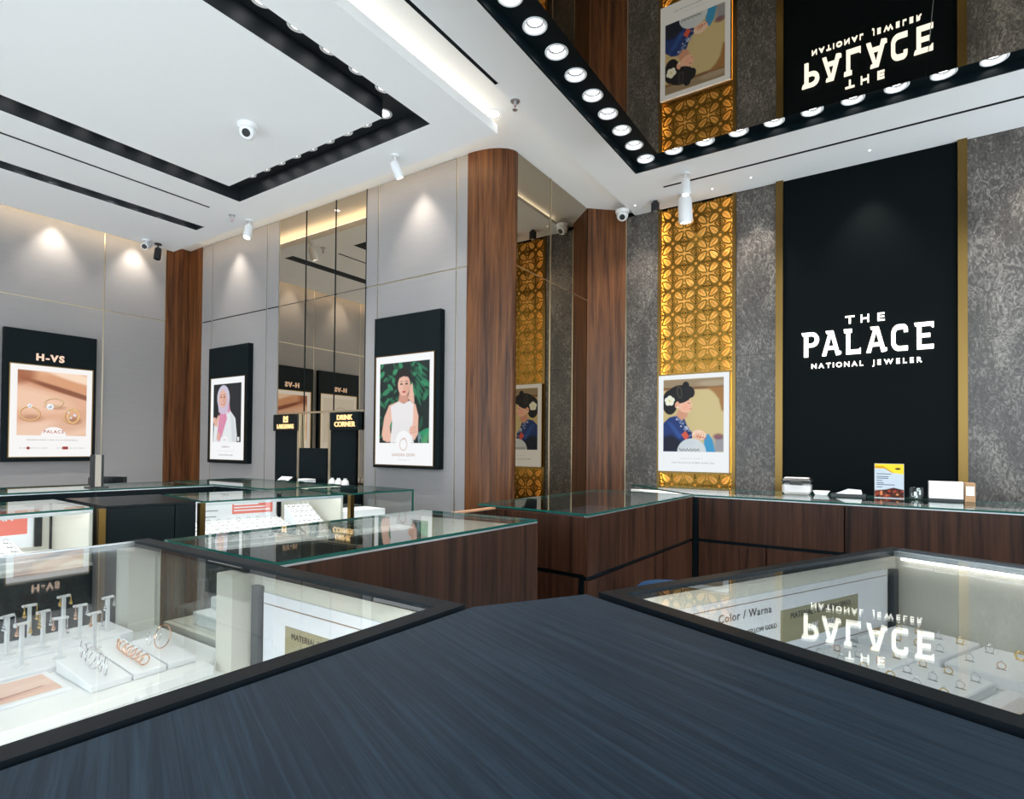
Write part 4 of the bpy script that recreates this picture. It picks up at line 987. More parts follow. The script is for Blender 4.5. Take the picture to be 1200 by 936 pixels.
writing('caption', 'Color / Warna', 0.026, INK, b5, Q5, 0.0261, 0.395, 0.911, d5, 1.15)
writing('caption', 'YELLOW GOLD', 0.015, INK, b5, Q5, 0.0261, 0.452, 0.870, d5)
writing('caption', 'MATERIAL PERHIASAN EMAS', 0.020, INK, b5, Q5, 0.0261, 0.683, 0.884, d5)
writing('caption', '18K   750', 0.028, PAPER, b5, Q5, 0.0261, 0.68, 0.846, d5)
glass_top(Q5, c5, ins=0.006)
qb('rail', RAIL, c5, Q5, 0, END, 0.0, 0.036, 0.986, 1.003)
qb('rail', RAIL, c5, Q5, 0, 0.030, 0.036, END, 0.986, 1.003)
qb('rail', RAILG, c5, Q5, 0.030, END, -0.034, END, 0.986, 1.003)
qb('rail', RAIL, c5, Q5, -0.03, END, 0.036, -0.034, 0.986, 1.003)
qb('edge_trim', ALU, c5, Q5, 0.030, -0.03, -0.05, -0.034, 0.9845, 0.9995)
qb('led_strip', CLED1, c5, Q5, 0.05, -0.05, 0.019, 0.026, 0.974, 0.983)
qb('led_strip', CLED2, c5, Q5, 0.04, -0.04, -0.034, -0.027, 0.975, 0.984)
Q6 = Quad((0.742, -0.152), (0.40, -0.966), (1.360, -1.428), (1.702, -0.614))
c6 = thing('side_case', 'walnut display case with green glass edge at the right rim of the picture', 'display case', (*Q6.mid(), 0))
qb('plinth', BLACKP, c6, Q6, 0.03, -0.03, 0.03, -0.03, 0, 0.08)
qb('carcass', WALNUT2, c6, Q6, 0, END, 0, END, 0.08, 0.92)
qb('display_deck', CASEW, c6, Q6, 0.02, -0.02, 0.02, -0.02, 0.92, 0.93)
qb('end_panel', WALNUT2, c6, Q6, 0, 0.018, 0, END, 0.92, 0.984)
glass_top(Q6, c6)

# --- far row: two glass cases with brass posts and a black cabinet between them
def far_case(Q, label, left_open=False):
    t = thing('ring_case', label, 'display case', (*Q.mid(), 0))
    qb('plinth', BLACKP, t, Q, 0.02, -0.02, 0.02, -0.02, 0, 0.08)
    qb('carcass', BLACKM, t, Q, 0, END, 0, END, 0.08, DK - 0.012)
    qb('display_deck', CASEW, t, Q, 0, END, 0, END, DK - 0.012, DK)
    qb('back_panel', CREAM, t, Q, 0, END, -0.018, END, DK, 0.984)
    qb('end_panel', CREAM, t, Q, -0.012, END, 0.012, -0.018, DK, 0.984)
    pane(Q, t, 0.0, -0.0, 0.002, 0.010) if False else qb('glass_pane', GLASS, t, Q, 0.0, END, 0.002, 0.010, DK, 0.985)
    glass_top(Q, t)
    qb('led_strip', CLED, t, Q, 0.03, -0.03, 0.016, 0.022, 0.980, 0.987)
    qb('edge_trim', ALU, t, Q, 0.0, END, 0.0105, 0.0135, 0.974, 0.9895)
    return t
Q7 = Quad((-0.30, 2.870), (1.052, 2.885), (1.085, 3.440), (-0.30, 3.440))
c7 = far_case(Q7, 'far glass case with coral notice at the left rim of the picture')
b7 = qb('notice_board', PAPER, c7, Q7, 0.55, 1.285, -0.024, -0.0185, DK + 0.02, 0.97)
qb('printed_block', REDP, b7, Q7, 0.78, 1.262, -0.0246, -0.0241, 0.845, 0.960)
writing('caption', 'DIAMOND BERLIAN', 0.040, PAPER, b7, Q7, 1.02, -0.0252, 0.925, Vector((1, 0, 0)), 1.1, 0.0008)
writing('caption', 'SI - VS', 0.050, PAPER, b7, Q7, 1.06, -0.0252, 0.872, Vector((1, 0, 0)), 1.5, 0.001)
qb('handle_bar', RAIL, c7, Q7, 1.290, 1.315, -0.040, -0.0185, DK + 0.02, 0.975)
qb('post', RAIL, c7, Q7, 1.348, 1.356, -0.030, -0.0185, DK, 0.984)
Q8 = Quad((1.100, 2.884), (1.452, 2.812), (1.53, 3.36), (1.13, 3.44))
c8 = thing('black_cabinet', 'low glossy black cabinet between two brass posts', 'cabinet', (*Q8.mid(), 0))
qb('plinth', BLACKP, c8, Q8, 0.01, -0.01, 0.02, -0.02, 0, 0.08)
qb('carcass', BLACKP, c8, Q8, 0.0, END, 0.012, END, 0.08, 0.99)
qb('front_panel', BLACKP, c8, Q8, 0.0, 0.285, 0.0, 0.012, 0.08, 0.988); qb('front_panel', BLACKP, c8, Q8, 0.29, END, 0.0, 0.012, 0.08, 0.988)
qb('top_panel', BLACKP, c8, Q8, 0.0, END, 0.0, END, 0.99, 1.0)
Q9 = Quad((1.482, 2.800), (2.196, 2.622), (2.285, 3.150), (1.56, 3.350))
c9 = far_case(Q9, 'far glass ring case with coral notice and white ring pads')
b9 = qb('notice_board', PAPER, c9, Q9, 0.06, 0.585, -0.024, -0.0185, DK + 0.02, 0.97)
qb('printed_block', REDP, b9, Q9, 0.335, 0.565, -0.0246, -0.0241, 0.865, 0.955)
for k in range(4): qb('printed_line', PAPER, b9, Q9, 0.345, (0.555, 0.48, 0.52, 0.55)[k], -0.0250, -0.0247, 0.935 - 0.018 * k, 0.942 - 0.018 * k)
for k in range(3): qb('printed_line', INK, b9, Q9, 0.15 + 0.01 * k, 0.27 - 0.01 * k, -0.0246, -0.0241, 0.925 - 0.035 * k, 0.929 - 0.035 * k)
qb('handle_bar', RAIL, c9, Q9, 0.592, 0.612, -0.036, -0.0185, DK + 0.02, 0.975)
for (x, y, lab) in ((1.078, 2.878, 'brass corner post left of the low black cabinet'), (1.4685, 2.792, 'brass corner post right of the low black cabinet'), (2.2195, 2.590, 'brass corner post at the right end of the far ring case')):
    p = thing('brass_post', lab, 'post', (x, y, 0))
    box('shaft', BRASS, p, x - 0.013, x + 0.013, y - 0.014, y + 0.014, 0.01, 0.992); box('foot', BLACKP, p, x - 0.014, x + 0.014, y - 0.016, y + 0.016, 0, 0.01)
Q10 = Quad((2.240, 2.615), (2.700, 2.551), (2.745, 3.02), (2.320, 3.12))
c10 = thing('glass_case', 'clear glass case with green edges at the end of the far row', 'display case', (*Q10.mid(), 0))
qb('plinth', BLACKP, c10, Q10, 0.02, -0.02, 0.02, -0.02, 0, 0.08)
qb('carcass', BLACKM, c10, Q10, 0, END, 0, END, 0.08, DK - 0.012)
qb('display_deck', CASEW, c10, Q10, 0, END, 0, END, DK - 0.012, DK)
for r in ((0.0, END, 0.002, 0.010), (-0.010, -0.002, 0.010, -0.010), (0.0, END, -0.010, -0.002)): qb('glass_pane', GLASS, c10, Q10, *r, DK, 0.989)
qb('glass_edge', GLASSE, c10, Q10, -0.009, END, 0.0, 0.009, DK, 0.989)
qb('step', LEATH, c10, Q10, 0.03, -0.03, 0.26, -0.02, DK, 0.86); qb('step', LEATH, c10, Q10, 0.03, -0.03, 0.14, 0.26, DK, 0.81)
glass_top(Q10, c10)
# --- far counters along the two walls
Q11 = Quad((0.10, 4.130), (2.150, 3.925), (2.150, 4.50), (0.10, 4.62))
c11 = thing('black_counter', 'long black fronted glass counter before the left wall', 'counter', (*Q11.mid(), 0))
Q12 = Quad((2.165, 4.50), (2.140, 3.26), (2.70, 3.26), (2.72, 4.50))
c12 = thing('black_counter', 'black fronted glass counter before the mirrored wall', 'counter', (*Q12.mid(), 0))
for Q, t in ((Q11, c11), (Q12, c12)):
    qb('plinth', BLACKP, t, Q, 0.0, END, 0.03, -0.03, 0, 0.08); qb('carcass', BLACKP, t, Q, 0.0, END, 0.012, END, 0.08, 0.80)
    n = max(2, round(Q.lu / 0.65))
    for k in range(n): qb('front_panel', BLACKP, t, Q, Q.lu * k / n + 0.002, max(0.01, Q.lu * (k + 1) / n - 0.002), 0.0, 0.012, 0.08, 0.984)
    qb('display_deck', CASEW, t, Q, 0.0, END, 0.013, END, 0.80, 0.81); qb('back_panel', CREAM, t, Q, 0.0, END, -0.012, END, 0.81, 0.984)
    qb('edge_trim', ALU, t, Q, 0, END, 0, 0.012, 0.9845, 0.9895); glass_top(Q, t)

# ============================================================ jewellery
def ring_proto(name, label, group, R, r, m, gem=True, up=True, n=16):
    t = thing(name, label, name.split('_')[-1], (0, 0, 0), group)
    pts = [(R * math.cos(2 * PI * k / n), 0, R + R * math.sin(2 * PI * k / n)) for k in range(n)]
    MB().tube(pts, r, 6, closed=True).build('band', m, t, smooth=True)
    if gem:
        g_ = 0.0042
        MB().lathe([(0, -g_), (g_ * 0.95, 0.0), (g_ * 0.6, g_ * 0.5), (0, g_ * 0.5)], 8).xform(Matrix.Translation((0, 0, 2 * R + g_))).build('stone', GEM, t)
    return t
def ring_tray(label, Q, x0, x1, y0, y1, z, hgt, rows, cols, group, m=None):
    t = thing('ring_tray', label, 'tray', Q.at((x0 + x1) / 2, (y0 + y1) / 2, z), group)
    qb('cushion', m or LEATH, t, Q, x0, x1, y0, y1, z, z + hgt, bevel=0.003)
    sp = []
    for i in range(rows):
        for j in range(cols):
            x = x0 + (x1 - x0) * (j + 0.5) / cols; y = y0 + (y1 - y0) * (i + 0.5) / rows
            qb('slot', RAILG, t, Q, x - 0.009, x + 0.009, y - 0.0016, y + 0.0016, z + hgt - 0.001, z + hgt + 0.0006); sp.append(Q.at(x, y, z + hgt + 0.0006))
    return t, sp
kinds = []
def place_ring(kind, p, rz, label, group, sc=None):
    k = protos[kind]
    if not k[1]:
        k[1] = True; k[0].location = p; k[0].rotation_euler = (0, 0, rz); k[0]['label'] = label; k[0]['group'] = group
        if sc: k[0].scale = (sc, sc, sc)
    else: dup(k[0], p, rz, label, group, sc)
protos = {'g': [ring_proto('finger_ring', '', '', 0.0095, 0.0014, GOLD), False], 's': [ring_proto('finger_ring', '', '', 0.0095, 0.0013, SILVER), False],
          'r': [ring_proto('finger_ring', '', '', 0.0095, 0.0015, ROSE), False], 'b': [ring_proto('finger_ring', '', '', 0.0105, 0.0028, GOLD, False), False],
          'cuff': [ring_proto('silver_bangle', '', '', 0.019, 0.0011, SILVER, False, n=24), False], 'bang': [ring_proto('gold_bangle', '', '', 0.027, 0.0013, ROSE, False, n=28), False]}
rg = random.Random(11)
LBL = {'g': 'yellow gold ring with clear stone on the white trays of the angled case', 's': 'silver ring with clear stone on the white trays of the angled case', 'b': 'thick plain gold ring on the white trays of the angled case', 'r': 'rose gold ring with clear stone on the white trays of the angled case'}
az5 = math.atan2(Q5.dirx().y, Q5.dirx().x)
qb('deck_pad', CASEW, c5, Q5, 0.03, -0.025, 0.50, -0.03, DK, DK + 0.008)
specs = [('white ring tray nearest the notice board, front row', 0.04, 0.185, 0.575, 0.785, DK + 0.008, 0.024, 3, 3), ('second white ring tray of the front row in the angled case', 0.190, 0.335, 0.575, 0.785, DK + 0.008, 0.022, 3, 3),
         ('white ring tray at the back beside the notice board', 0.045, 0.225, 0.805, 1.015, DK + 0.008, 0.034, 2, 4), ('middle white ring tray of the back row in the angled case', 0.232, 0.405, 0.805, 1.015, DK + 0.008, 0.030, 2, 3), ('rightmost white ring tray of the back row in the angled case', 0.412, 0.59, 0.805, 1.015, DK + 0.008, 0.028, 2, 3)]
for lab, x0, x1, y0, y1, z, h, nr, nc in specs:
    t, sp = ring_tray(lab, Q5, x0, x1, y0, y1, z, h, nr, nc, 'ring trays in the angled case')
    for p in sp:
        k = rg.choice('gssgsrb' if y0 > 0.8 else 'sgssgr')
        place_ring(k, p, az5 + rg.uniform(-0.15, 0.15), LBL[k], 'rings in the angled case', rg.uniform(0.72, 0.9))
pf = thing('picture_tray', 'framed ring picture lying flat at the front of the angled case', 'picture', Q5.at(0.47, 0.68, DK + 0.008))
qb('frame', LEATH, pf, Q5, 0.350, 0.60, 0.575, 0.785, DK + 0.008, DK + 0.022, bevel=0.002)
ar = Art(60, 50, (238, 234, 236)); ar.rect(0.08, 0.08, 0.92, 0.92, (216, 206, 206)); ar.ell(0.45, 0.45, 0.25, 0.2, (214, 168, 130), 20, 0.3); ar.ring(0.5, 0.5, 0.22, 0.22, 0.05, (206, 150, 84)); ar.ell(0.7, 0.65, 0.08, 0.08, (240, 226, 190))
p0 = Q5.at(0.365, 0.59, DK + 0.0228)
print_on('picture', ar, PRINTP, pf, p0, Q5.dirx(), Q5.diry(), 0.22, 0.18)
br = thing('starfish_brooch', 'gold flower brooch on the back tray of the angled case', 'brooch', Q5.at(0.52, 0.97, DK + 0.036))
m = MB()
for k in range(6):
    a = k * PI / 3; m.tube([(0, 0, 0.004), (0.012 * math.cos(a), 0.012 * math.sin(a), 0.012), (0.022 * math.cos(a), 0.022 * math.sin(a), 0.010)], [0.003, 0.004, 0.001], 6)
m.xform(Matrix.Translation(Q5.at(0.52, 0.97, DK + 0.037))).build('petals', GOLD, br, smooth=True)
MB().lathe([(0, 0), (0.004, 0.002), (0.004, 0.008), (0, 0.012)], 10).xform(Matrix.Translation(Q5.at(0.52, 0.97, DK + 0.040))).build('centre_stone', GEM, br)

# --- earring stands and trays of the left case
def W(name, m, parent, x0, x1, y0, y1, z0, z1, bevel=0.002): return box(name, m, parent, x0, x1, y0, y1, z0, z1, bevel)
pl = thing('display_step', 'white leatherette step carrying the earring stands along the back glass', 'display step', (0.3, 1.70, DK))
W('step', LEATH, pl, -0.35, 0.695, 1.645, 1.80, DK, DK + 0.030); W('step', LEATH, pl, -0.35, 0.66, 1.545, 1.643, DK, DK + 0.024)
ES = None
def earring_stand(label, loc, h, rz):
    t = thing('earring_stand', label, 'earring stand', loc, 'earring stands in the left case')
    m = MB().box(-0.0034, 0.0034, -0.0034, 0.0034, 0.003, h)
    T_ = Matrix.Translation(loc) @ Matrix.Rotation(rz, 4, 'Z')
    m.xform(T_).build('post', PLW, t)
    MB().box(-0.0155, 0.0155, -0.0048, 0.0048, h, h + 0.006).xform(T_).build('crossbar', PLW, t, bevel=0.002)
    MB().box(-0.012, 0.012, -0.010, 0.010, 0, 0.003).xform(T_).build('foot', PLW, t)
    for sgn in (-1, 1):
        L = rg.uniform(0.014, 0.034); mt = rg.choice([GOLD, ROSE, SILVER]); mname = {'yellow_gold': 'yellow gold', 'rose_gold': 'rose gold', 'silver': 'silver'}[mt.name]
        q = T_ @ Vector((sgn * 0.0125, -0.0060, h))
        e_ = thing('drop_earring', f'{mname} drop earring hanging from a white T stand in the left case', 'earring', q, 'earrings on the T stands')
        mm = MB(); mm.tube([(0, 0.002, 0.005), (0, -0.002, 0.002), (0, -0.002, -L)], 0.0008, 5)
        mm.xform(Matrix.Translation(q)).build('hook', mt, e_)
        b_ = MB()
        for k in range(3):
            r_ = 0.0022 + 0.0011 * k; b_.lathe([(0, -r_), (r_ * 0.8, -r_ * 0.5), (r_, 0), (r_ * 0.8, r_ * 0.5), (0, r_)], 8, (0, -0.002, -L * (0.45 + 0.28 * k)))
        b_.xform(Matrix.Translation(q)).build('drop', mt, e_, smooth=True)
zs1, zs2 = DK + 0.030, DK + 0.024
stands = [(0.450, 1.690, zs1, 0.086, 0.9, 'white T earring stand nearest the left picture rim, middle row'), (0.452, 1.602, zs2, 0.090, 0.7, 'white T earring stand at the front, second from the left rim'), (0.518, 1.785, zs1, 0.080, 0.5, 'white T earring stand at the back near the left rim'),
          (0.514, 1.681, zs1, 0.083, 0.8, 'white T earring stand third in the middle row'), (0.519, 1.592, zs2, 0.088, 0.1, 'white T earring stand at the front with wide straight bar'), (0.585, 1.775, zs1, 0.090, 0.7, 'tallest white T earring stand against the back glass'),
          (0.590, 1.685, zs1, 0.080, 0.5, 'white T earring stand right of the tallest one'), (0.588, 1.596, zs2, 0.082, 0.7, 'white T earring stand at the front right end'), (0.658, 1.706, zs1, 0.082, 0.8, 'white T earring stand at the right end beside the cream pillar'), (0.385, 1.69, zs1, 0.086, 0.6, 'white T earring stand cut by the left picture rim')]
for x, y, z, h, rz, lab in stands: earring_stand(lab, (x, y, z), h, rz - 0.5)
cu = [('white bangle tray holding a cluster of thin silver bangles', 0.492, 0.567, 'cuff', 6), ('white ring tray holding a row of rose gold rings', 0.570, 0.637, 'r', 7), ('white tray with one large rose gold bangle', 0.640, 0.702, 'bang', 1)]
base_ = thing('tray_base', 'low white base under the bangle trays', 'display step', (0.55, 1.43, DK)); W('slab', CASEW, base_, -0.35, 0.735, 1.325, 1.540, DK, DK + 0.012)
for i, (lab, x0, x1, kd, cnt) in enumerate(cu):
    t = thing('jewellery_tray', lab, 'tray', ((x0 + x1) / 2, 1.44, DK + 0.012), 'bangle trays in the left case')
    MB().add([(x0, 1.345, DK + 0.012), (x1, 1.345, DK + 0.012), (x1, 1.530, DK + 0.012), (x0, 1.530, DK + 0.012), (x0, 1.345, DK + 0.026), (x1, 1.345, DK + 0.026), (x1, 1.530, DK + 0.040), (x0, 1.530, DK + 0.040)],
             [(3, 2, 1, 0), (4, 5, 6, 7), (0, 1, 5, 4), (1, 2, 6, 5), (2, 3, 7, 6), (3, 0, 4, 7)]).build('cushion', LEATH, t, bevel=0.002)
    for k in range(cnt):
        y = 1.365 + (0.15 * (k + 0.5) / cnt); z = DK + 0.026 + 0.014 * (y - 1.345) / 0.185 + 0.0008
        lb = {'cuff': 'thin silver bangle standing in the first white tray', 'r': 'rose gold ring in the row on the middle white tray', 'bang': 'large rose gold bangle upright on the right white tray'}[kd]
        if kd == 'r': lb = 'rose gold ring in the middle white tray of the left case'
        place_ring(kd, (x0 + (x1 - x0) * 0.5, y, z), rg.uniform(-0.5, 0.5) + (0.9 if kd != 'r' else 0.5), lb, {'cuff': 'silver bangles in the left case', 'r': 'rose gold rings in the left case', 'bang': 'large bangle'}[kd], 1.15 if kd == 'r' else None)
for k in range(2): place_ring('cuff', (0.655 + 0.03 * k, 1.47 + 0.02 * k, DK + 0.038), 0.8, 'thin silver bangle at the back of the right white tray', 'silver bangles on the right tray', 0.75)
pk = thing('picture_tray', 'framed close up picture of skin lying flat in the left case', 'picture', (0.30, 1.48, DK + 0.012))
W('frame', LEATH, pk, -0.05, 0.478, 1.395, 1.535, DK + 0.012, DK + 0.020)
ar = Art(90, 40, (230, 190, 172)); ar.ell(0.3, 0.7, 0.5, 0.3, (240, 212, 196), 10, 0.8, .9); ar.ell(0.6, 0.2, 0.6, 0.16, (206, 150, 130), 12, 0.8, .8); ar.ell(0.9, 0.5, 0.25, 0.2, (236, 204, 188), 0, 0.8, .8); ar.line([(0.5, 0.05), (0.95, 0.35)], 0.02, (120, 80, 74), .7); ar.ell(0.15, 0.2, 0.3, 0.2, (222, 170, 150), 0, 0.8, .8)
print_on('picture', ar, PRINTP, pk, (-0.03, 1.405, DK + 0.0205), (1, 0, 0), (0, 1, 0), 0.495, 0.118)
ledge = thing('display_ledge', 'stepped white ledge along the front of the left case', 'display step', (0.2, 1.28, DK))
W('step', CASEW, ledge, -0.5, 0.700, 1.265, 1.318, DK, DK + 0.022); W('step', CASEW, ledge, -0.5, 0.69, 1.05, 1.243, DK, DK + 0.006)
for k in range(3):
    x = 0.22 + 0.06 * k
    n_ = thing('pendant_chain', ('leftmost', 'middle', 'right')[k] + ' rose gold pendant chain on the front ledge of the left case', 'necklace', (x, 1.20, DK + 0.006), 'pendants on the front ledge')
    m = MB(); m.tube([(x - 0.02, 1.235, DK + 0.0075), (x + 0.014, 1.225, DK + 0.0075), (x + 0.022, 1.195, DK + 0.0075), (x, 1.175, DK + 0.0075)], 0.0012, 6); m.build('chain', SILVER if k == 1 else ROSE, n_, smooth=True)
    MB().lathe([(0, -0.001), (0.006, -0.001), (0.007, 0.002), (0, 0.004)], 12).xform(Matrix.Translation((x - 0.001, 1.168, DK + 0.0075))).build('pendant', ROSE, n_, smooth=True)
# --- steps in the middle case, ring pads of the far cases
st = thing('display_step', 'white stepped display block at the left end of the middle case', 'display step', Q2.at(0.2, 0.30, DK))
qb('step', LEATH, st, Q2, 0.04, 0.50, 0.10, 0.47, DK, DK + 0.035, 0.002); qb('step', LEATH, st, Q2, 0.09, 0.50, 0.15, 0.47, DK + 0.035, DK + 0.068, 0.002); qb('step', LEATH, st, Q2, 0.15, 0.50, 0.20, 0.47, DK + 0.068, DK + 0.105, 0.002)
small = [ring_proto('finger_ring', '', '', 0.0095, 0.0016, SILVER, True, n=10), False]; protos['f'] = small
def far_pad(Q, x0, x1, y0, y1, z0, z1, rows, cols, lab, rlab, grp):
    t = thing('ring_pad', lab, 'tray', Q.at((x0 + x1) / 2, (y0 + y1) / 2, DK))
    a, b, c, d = Q.rect(x0, x1, y0, y1)
    MB().add([(*a, DK), (*b, DK), (*c, DK), (*d, DK), (*a, z0), (*b, z0), (*c, z1), (*d, z1)], [(3, 2, 1, 0), (4, 5, 6, 7), (0, 1, 5, 4), (1, 2, 6, 5), (2, 3, 7, 6), (3, 0, 4, 7)]).build('cushion', LEATH, t)
    sl = MB()
    for i in range(rows):
        for j in range(cols):
            x = x0 + (x1 - x0) * (j + 0.5) / cols; y = y0 + (y1 - y0) * (i + 0.5) / rows; z = z0 + (z1 - z0) * (i + 0.5) / rows
            sl.prism(Q.rect(x - 0.008, x + 0.008, y - 0.002, y + 0.002), z - 0.003, z + 0.0016)
            place_ring('f', Q.at(x, y, z + 0.001), math.atan2(Q.dirx().y, Q.dirx().x), rlab, grp)
    sl.build('slots', RAILG, t)
far_pad(Q9, 0.03, 0.545, 0.05, 0.40, DK + 0.02, DK + 0.085, 6, 10, 'sloping white ring pad before the coral notice of the far ring case', 'tiny silver ring on the sloping pad before the coral notice', 'rings on the sloping far pad')
far_pad(Q9, 0.555, 0.70, 0.06, 0.34, DK + 0.02, DK + 0.16, 6, 5, 'steep white ring pad at the right end of the far ring case', 'tiny silver ring on the steep pad beside the brass post', 'rings on the steep far pad')
far_pad(Q7, 0.42, 1.18, 0.10, 0.42, DK + 0.02, DK + 0.075, 5, 14, 'sloping white ring pad in the far case at the left rim', 'tiny silver ring on the pad in the far left case', 'rings on the far left pad')

# ============================================================ drink corner on the mirrored wall
dc = thing('drink_cabinet', 'black drink corner cabinet with lit signs on the mirrored wall', 'cabinet', (XA - 0.02, 4.40, 0))
def A(name, m, y0, y1, z0, z1, d0, d1, bevel=0): return box(name, m, dc, XA - d1, XA - d0, y0, y1, Z(z0), Z(z1), bevel)
A('sign_board', BLACKP, 4.655, 5.012, 0.132, 0.290, 0.008, 0.045); A('sign_board', BLACKP, 3.79, 4.168, 0.134, 0.290, 0.008, 0.045)
A('back_panel', BLACKM, 4.66, 5.012, -0.37, 0.132, 0.002, 0.02); A('back_panel', BLACKM, 4.225, 4.62, -0.37, -0.03, 0.002, 0.03); A('back_panel', BLACKM, 3.865, 4.168, -0.37, 0.134, 0.002, 0.02)
A('post', BRASST, 4.622, 4.655, -0.37, 0.29, 0.004, 0.03); A('post', BRASST, 4.172, 4.205, -0.37, 0.29, 0.004, 0.03)
A('worktop', mat('dark_grey_top', (0.03, 0.035, 0.038), 0.3), 3.775, 5.015, -0.40, -0.37, 0.0, 0.34); box('base_cabinet', BLACKP, dc, XA - 0.32, XA, 3.78, 5.01, 0.06, Z(-0.40)); box('plinth', BLACKP, dc, XA - 0.29, XA, 3.80, 4.99, 0, 0.06)
text('sign_letters', 'LAKUEMAS', 0.060, WARML, dc, (XA - 0.049, 4.815, Z(0.172)), RD, UPZ, 1.0, 0.004, 0.0008, 0.255)
cr_ = MB()
for pl_ in ([(0.0, 0.0), (0.07, 0.0), (0.07, 0.016), (0.0, 0.016)], [(0, 0.016), (0.018, 0.016), (0.018, 0.062), (0, 0.062)], [(0.052, 0.016), (0.07, 0.016), (0.07, 0.062), (0.052, 0.062)], [(0.018, 0.062), (0.018, 0.042), (0.035, 0.024), (0.052, 0.042), (0.052, 0.062), (0.035, 0.046)]):
    q = [(4.845 - u, Z(0.212) + v) for u, v in pl_]; n = len(q)
    cr_.add([(XA - 0.052, a, b) for a, b in q] + [(XA - 0.046, a, b) for a, b in q], [tuple(range(n)), tuple(range(2 * n - 1, n - 1, -1))] + [(i, n + i, n + (i + 1) % n, (i + 1) % n) for i in range(n)])
cr_.build('sign_emblem', WARML, dc)
text('sign_letters', 'DRINK', 0.062, WARML, dc, (XA - 0.049, 3.965, Z(0.242)), RD, UPZ, 1.0, 0.004, 0.0012, 0.20)
text('sign_letters', 'CORNER', 0.062, WARML, dc, (XA - 0.049, 3.965, Z(0.182)), RD, UPZ, 1.0, 0.004, 0.0012, 0.27)
wt = Z(-0.37)
bx_ = thing('tissue_box', 'small white box on the drink corner worktop', 'box', (XA - 0.14, 4.35, wt)); box('body', PLW, bx_, XA - 0.19, XA - 0.09, 4.29, 4.42, wt, wt + 0.065, 0.004); box('opening', PLB, bx_, XA - 0.193, XA - 0.189, 4.325, 4.385, wt + 0.018, wt + 0.045)
tb = thing('tablet', 'pale tablet leaning on the drink corner worktop', 'tablet', (XA - 0.12, 4.75, wt)); MB().box(-0.004, 0.004, -0.08, 0.08, 0, 0.11).xform(Matrix.Translation((XA - 0.16, 4.74, wt + 0.0015)) @ Matrix.Rotation(0.95, 4, 'Y')).build('screen', PAPER, tb); MB().box(-0.01, 0.01, -0.05, 0.05, 0, 0.04).xform(Matrix.Translation((XA - 0.11, 4.74, wt))).build('stand', PLB, tb)
for k in range(3):
    y = 4.02 - 0.085 * k; cp = thing('cup', ('left', 'middle', 'right')[k] + ' upturned white cup on the drink corner shelf', 'cup', (XA - 0.13, y, wt + 0.03), 'cups on the drink corner shelf')
    MB().lathe([(0.030, 0.0), (0.033, 0.002), (0.026, 0.035), (0.016, 0.045), (0.014, 0.048), (0, 0.046)], 18).xform(Matrix.Translation((XA - 0.13, y, wt + 0.03))).build('bowl', PLW, cp, smooth=True)
    MB().lathe([(0.014, 0.047), (0.016, 0.056), (0.012, 0.056), (0.010, 0.048)], 14, cap=False).xform(Matrix.Translation((XA - 0.13, y, wt + 0.03))).build('foot_ring', PLW, cp, smooth=True)
cs = thing('cup_shelf', 'low black shelf under the upturned cups', 'shelf', (XA - 0.13, 3.94, wt)); box('board', PLB, cs, XA - 0.19, XA - 0.07, 3.78, 4.07, wt + 0.02, wt + 0.03); box('leg', PLB, cs, XA - 0.18, XA - 0.08, 3.79, 3.80, wt, wt + 0.02); box('leg', PLB, cs, XA - 0.18, XA - 0.08, 4.05, 4.06, wt, wt + 0.02)

# ============================================================ things on the wall counter
ct = 0.9995
x = 3.99
sb = thing('tissue_dispenser', 'silver and black lidded box at the left on the wall counter', 'box', (x, 0.48, ct))
MB().prism([(x - 0.06, 0.40), (x - 0.06, 0.56), (x + 0.06, 0.56), (x + 0.06, 0.40)], ct, ct + 0.068).build('body', mat('silver_plastic', (0.50, 0.48, 0.48), 0.35, 0.4), sb, bevel=0.014)
MB().prism([(x - 0.062, 0.396), (x - 0.062, 0.564), (x + 0.062, 0.564), (x + 0.062, 0.396)], ct + 0.070, ct + 0.094).build('lid', PLB, sb, bevel=0.008)
MB().prism([(x - 0.05, 0.41), (x - 0.05, 0.55), (x + 0.05, 0.55), (x + 0.05, 0.41)], ct + 0.0945, ct + 0.102).build('lid_cap', MATS['silver_plastic'], sb, bevel=0.003)
MB().prism([(x - 0.066, 0.445), (x - 0.066, 0.515), (x - 0.0605, 0.515), (x - 0.0605, 0.445)], ct + 0.060, ct + 0.080).build('latch', PLB, sb, bevel=0.002)
ds = thing('dish', 'small white rectangular dish beside the lidded box', 'dish', (x, 0.345, ct))
MB().add([(x - 0.022, 0.312, ct), (x + 0.022, 0.312, ct), (x + 0.022, 0.376, ct), (x - 0.022, 0.376, ct), (x - 0.032, 0.300, ct + 0.022), (x + 0.032, 0.300, ct + 0.022), (x + 0.032, 0.388, ct + 0.022), (x - 0.032, 0.388, ct + 0.022)],
         [(3, 2, 1, 0), (0, 1, 5, 4), (1, 2, 6, 5), (2, 3, 7, 6), (3, 0, 4, 7)]).build('bowl', PLW, ds)
box('rim', PLW, ds, x - 0.033, x + 0.033, 0.299, 0.389, ct + 0.021, ct + 0.024)
np_ = thing('folded_cloth', 'folded white cloth on a black pad on the wall counter', 'cloth', (x, 0.20, ct)); box('pad', PLB, np_, x - 0.05, x + 0.05, 0.11, 0.29, ct, ct + 0.014)
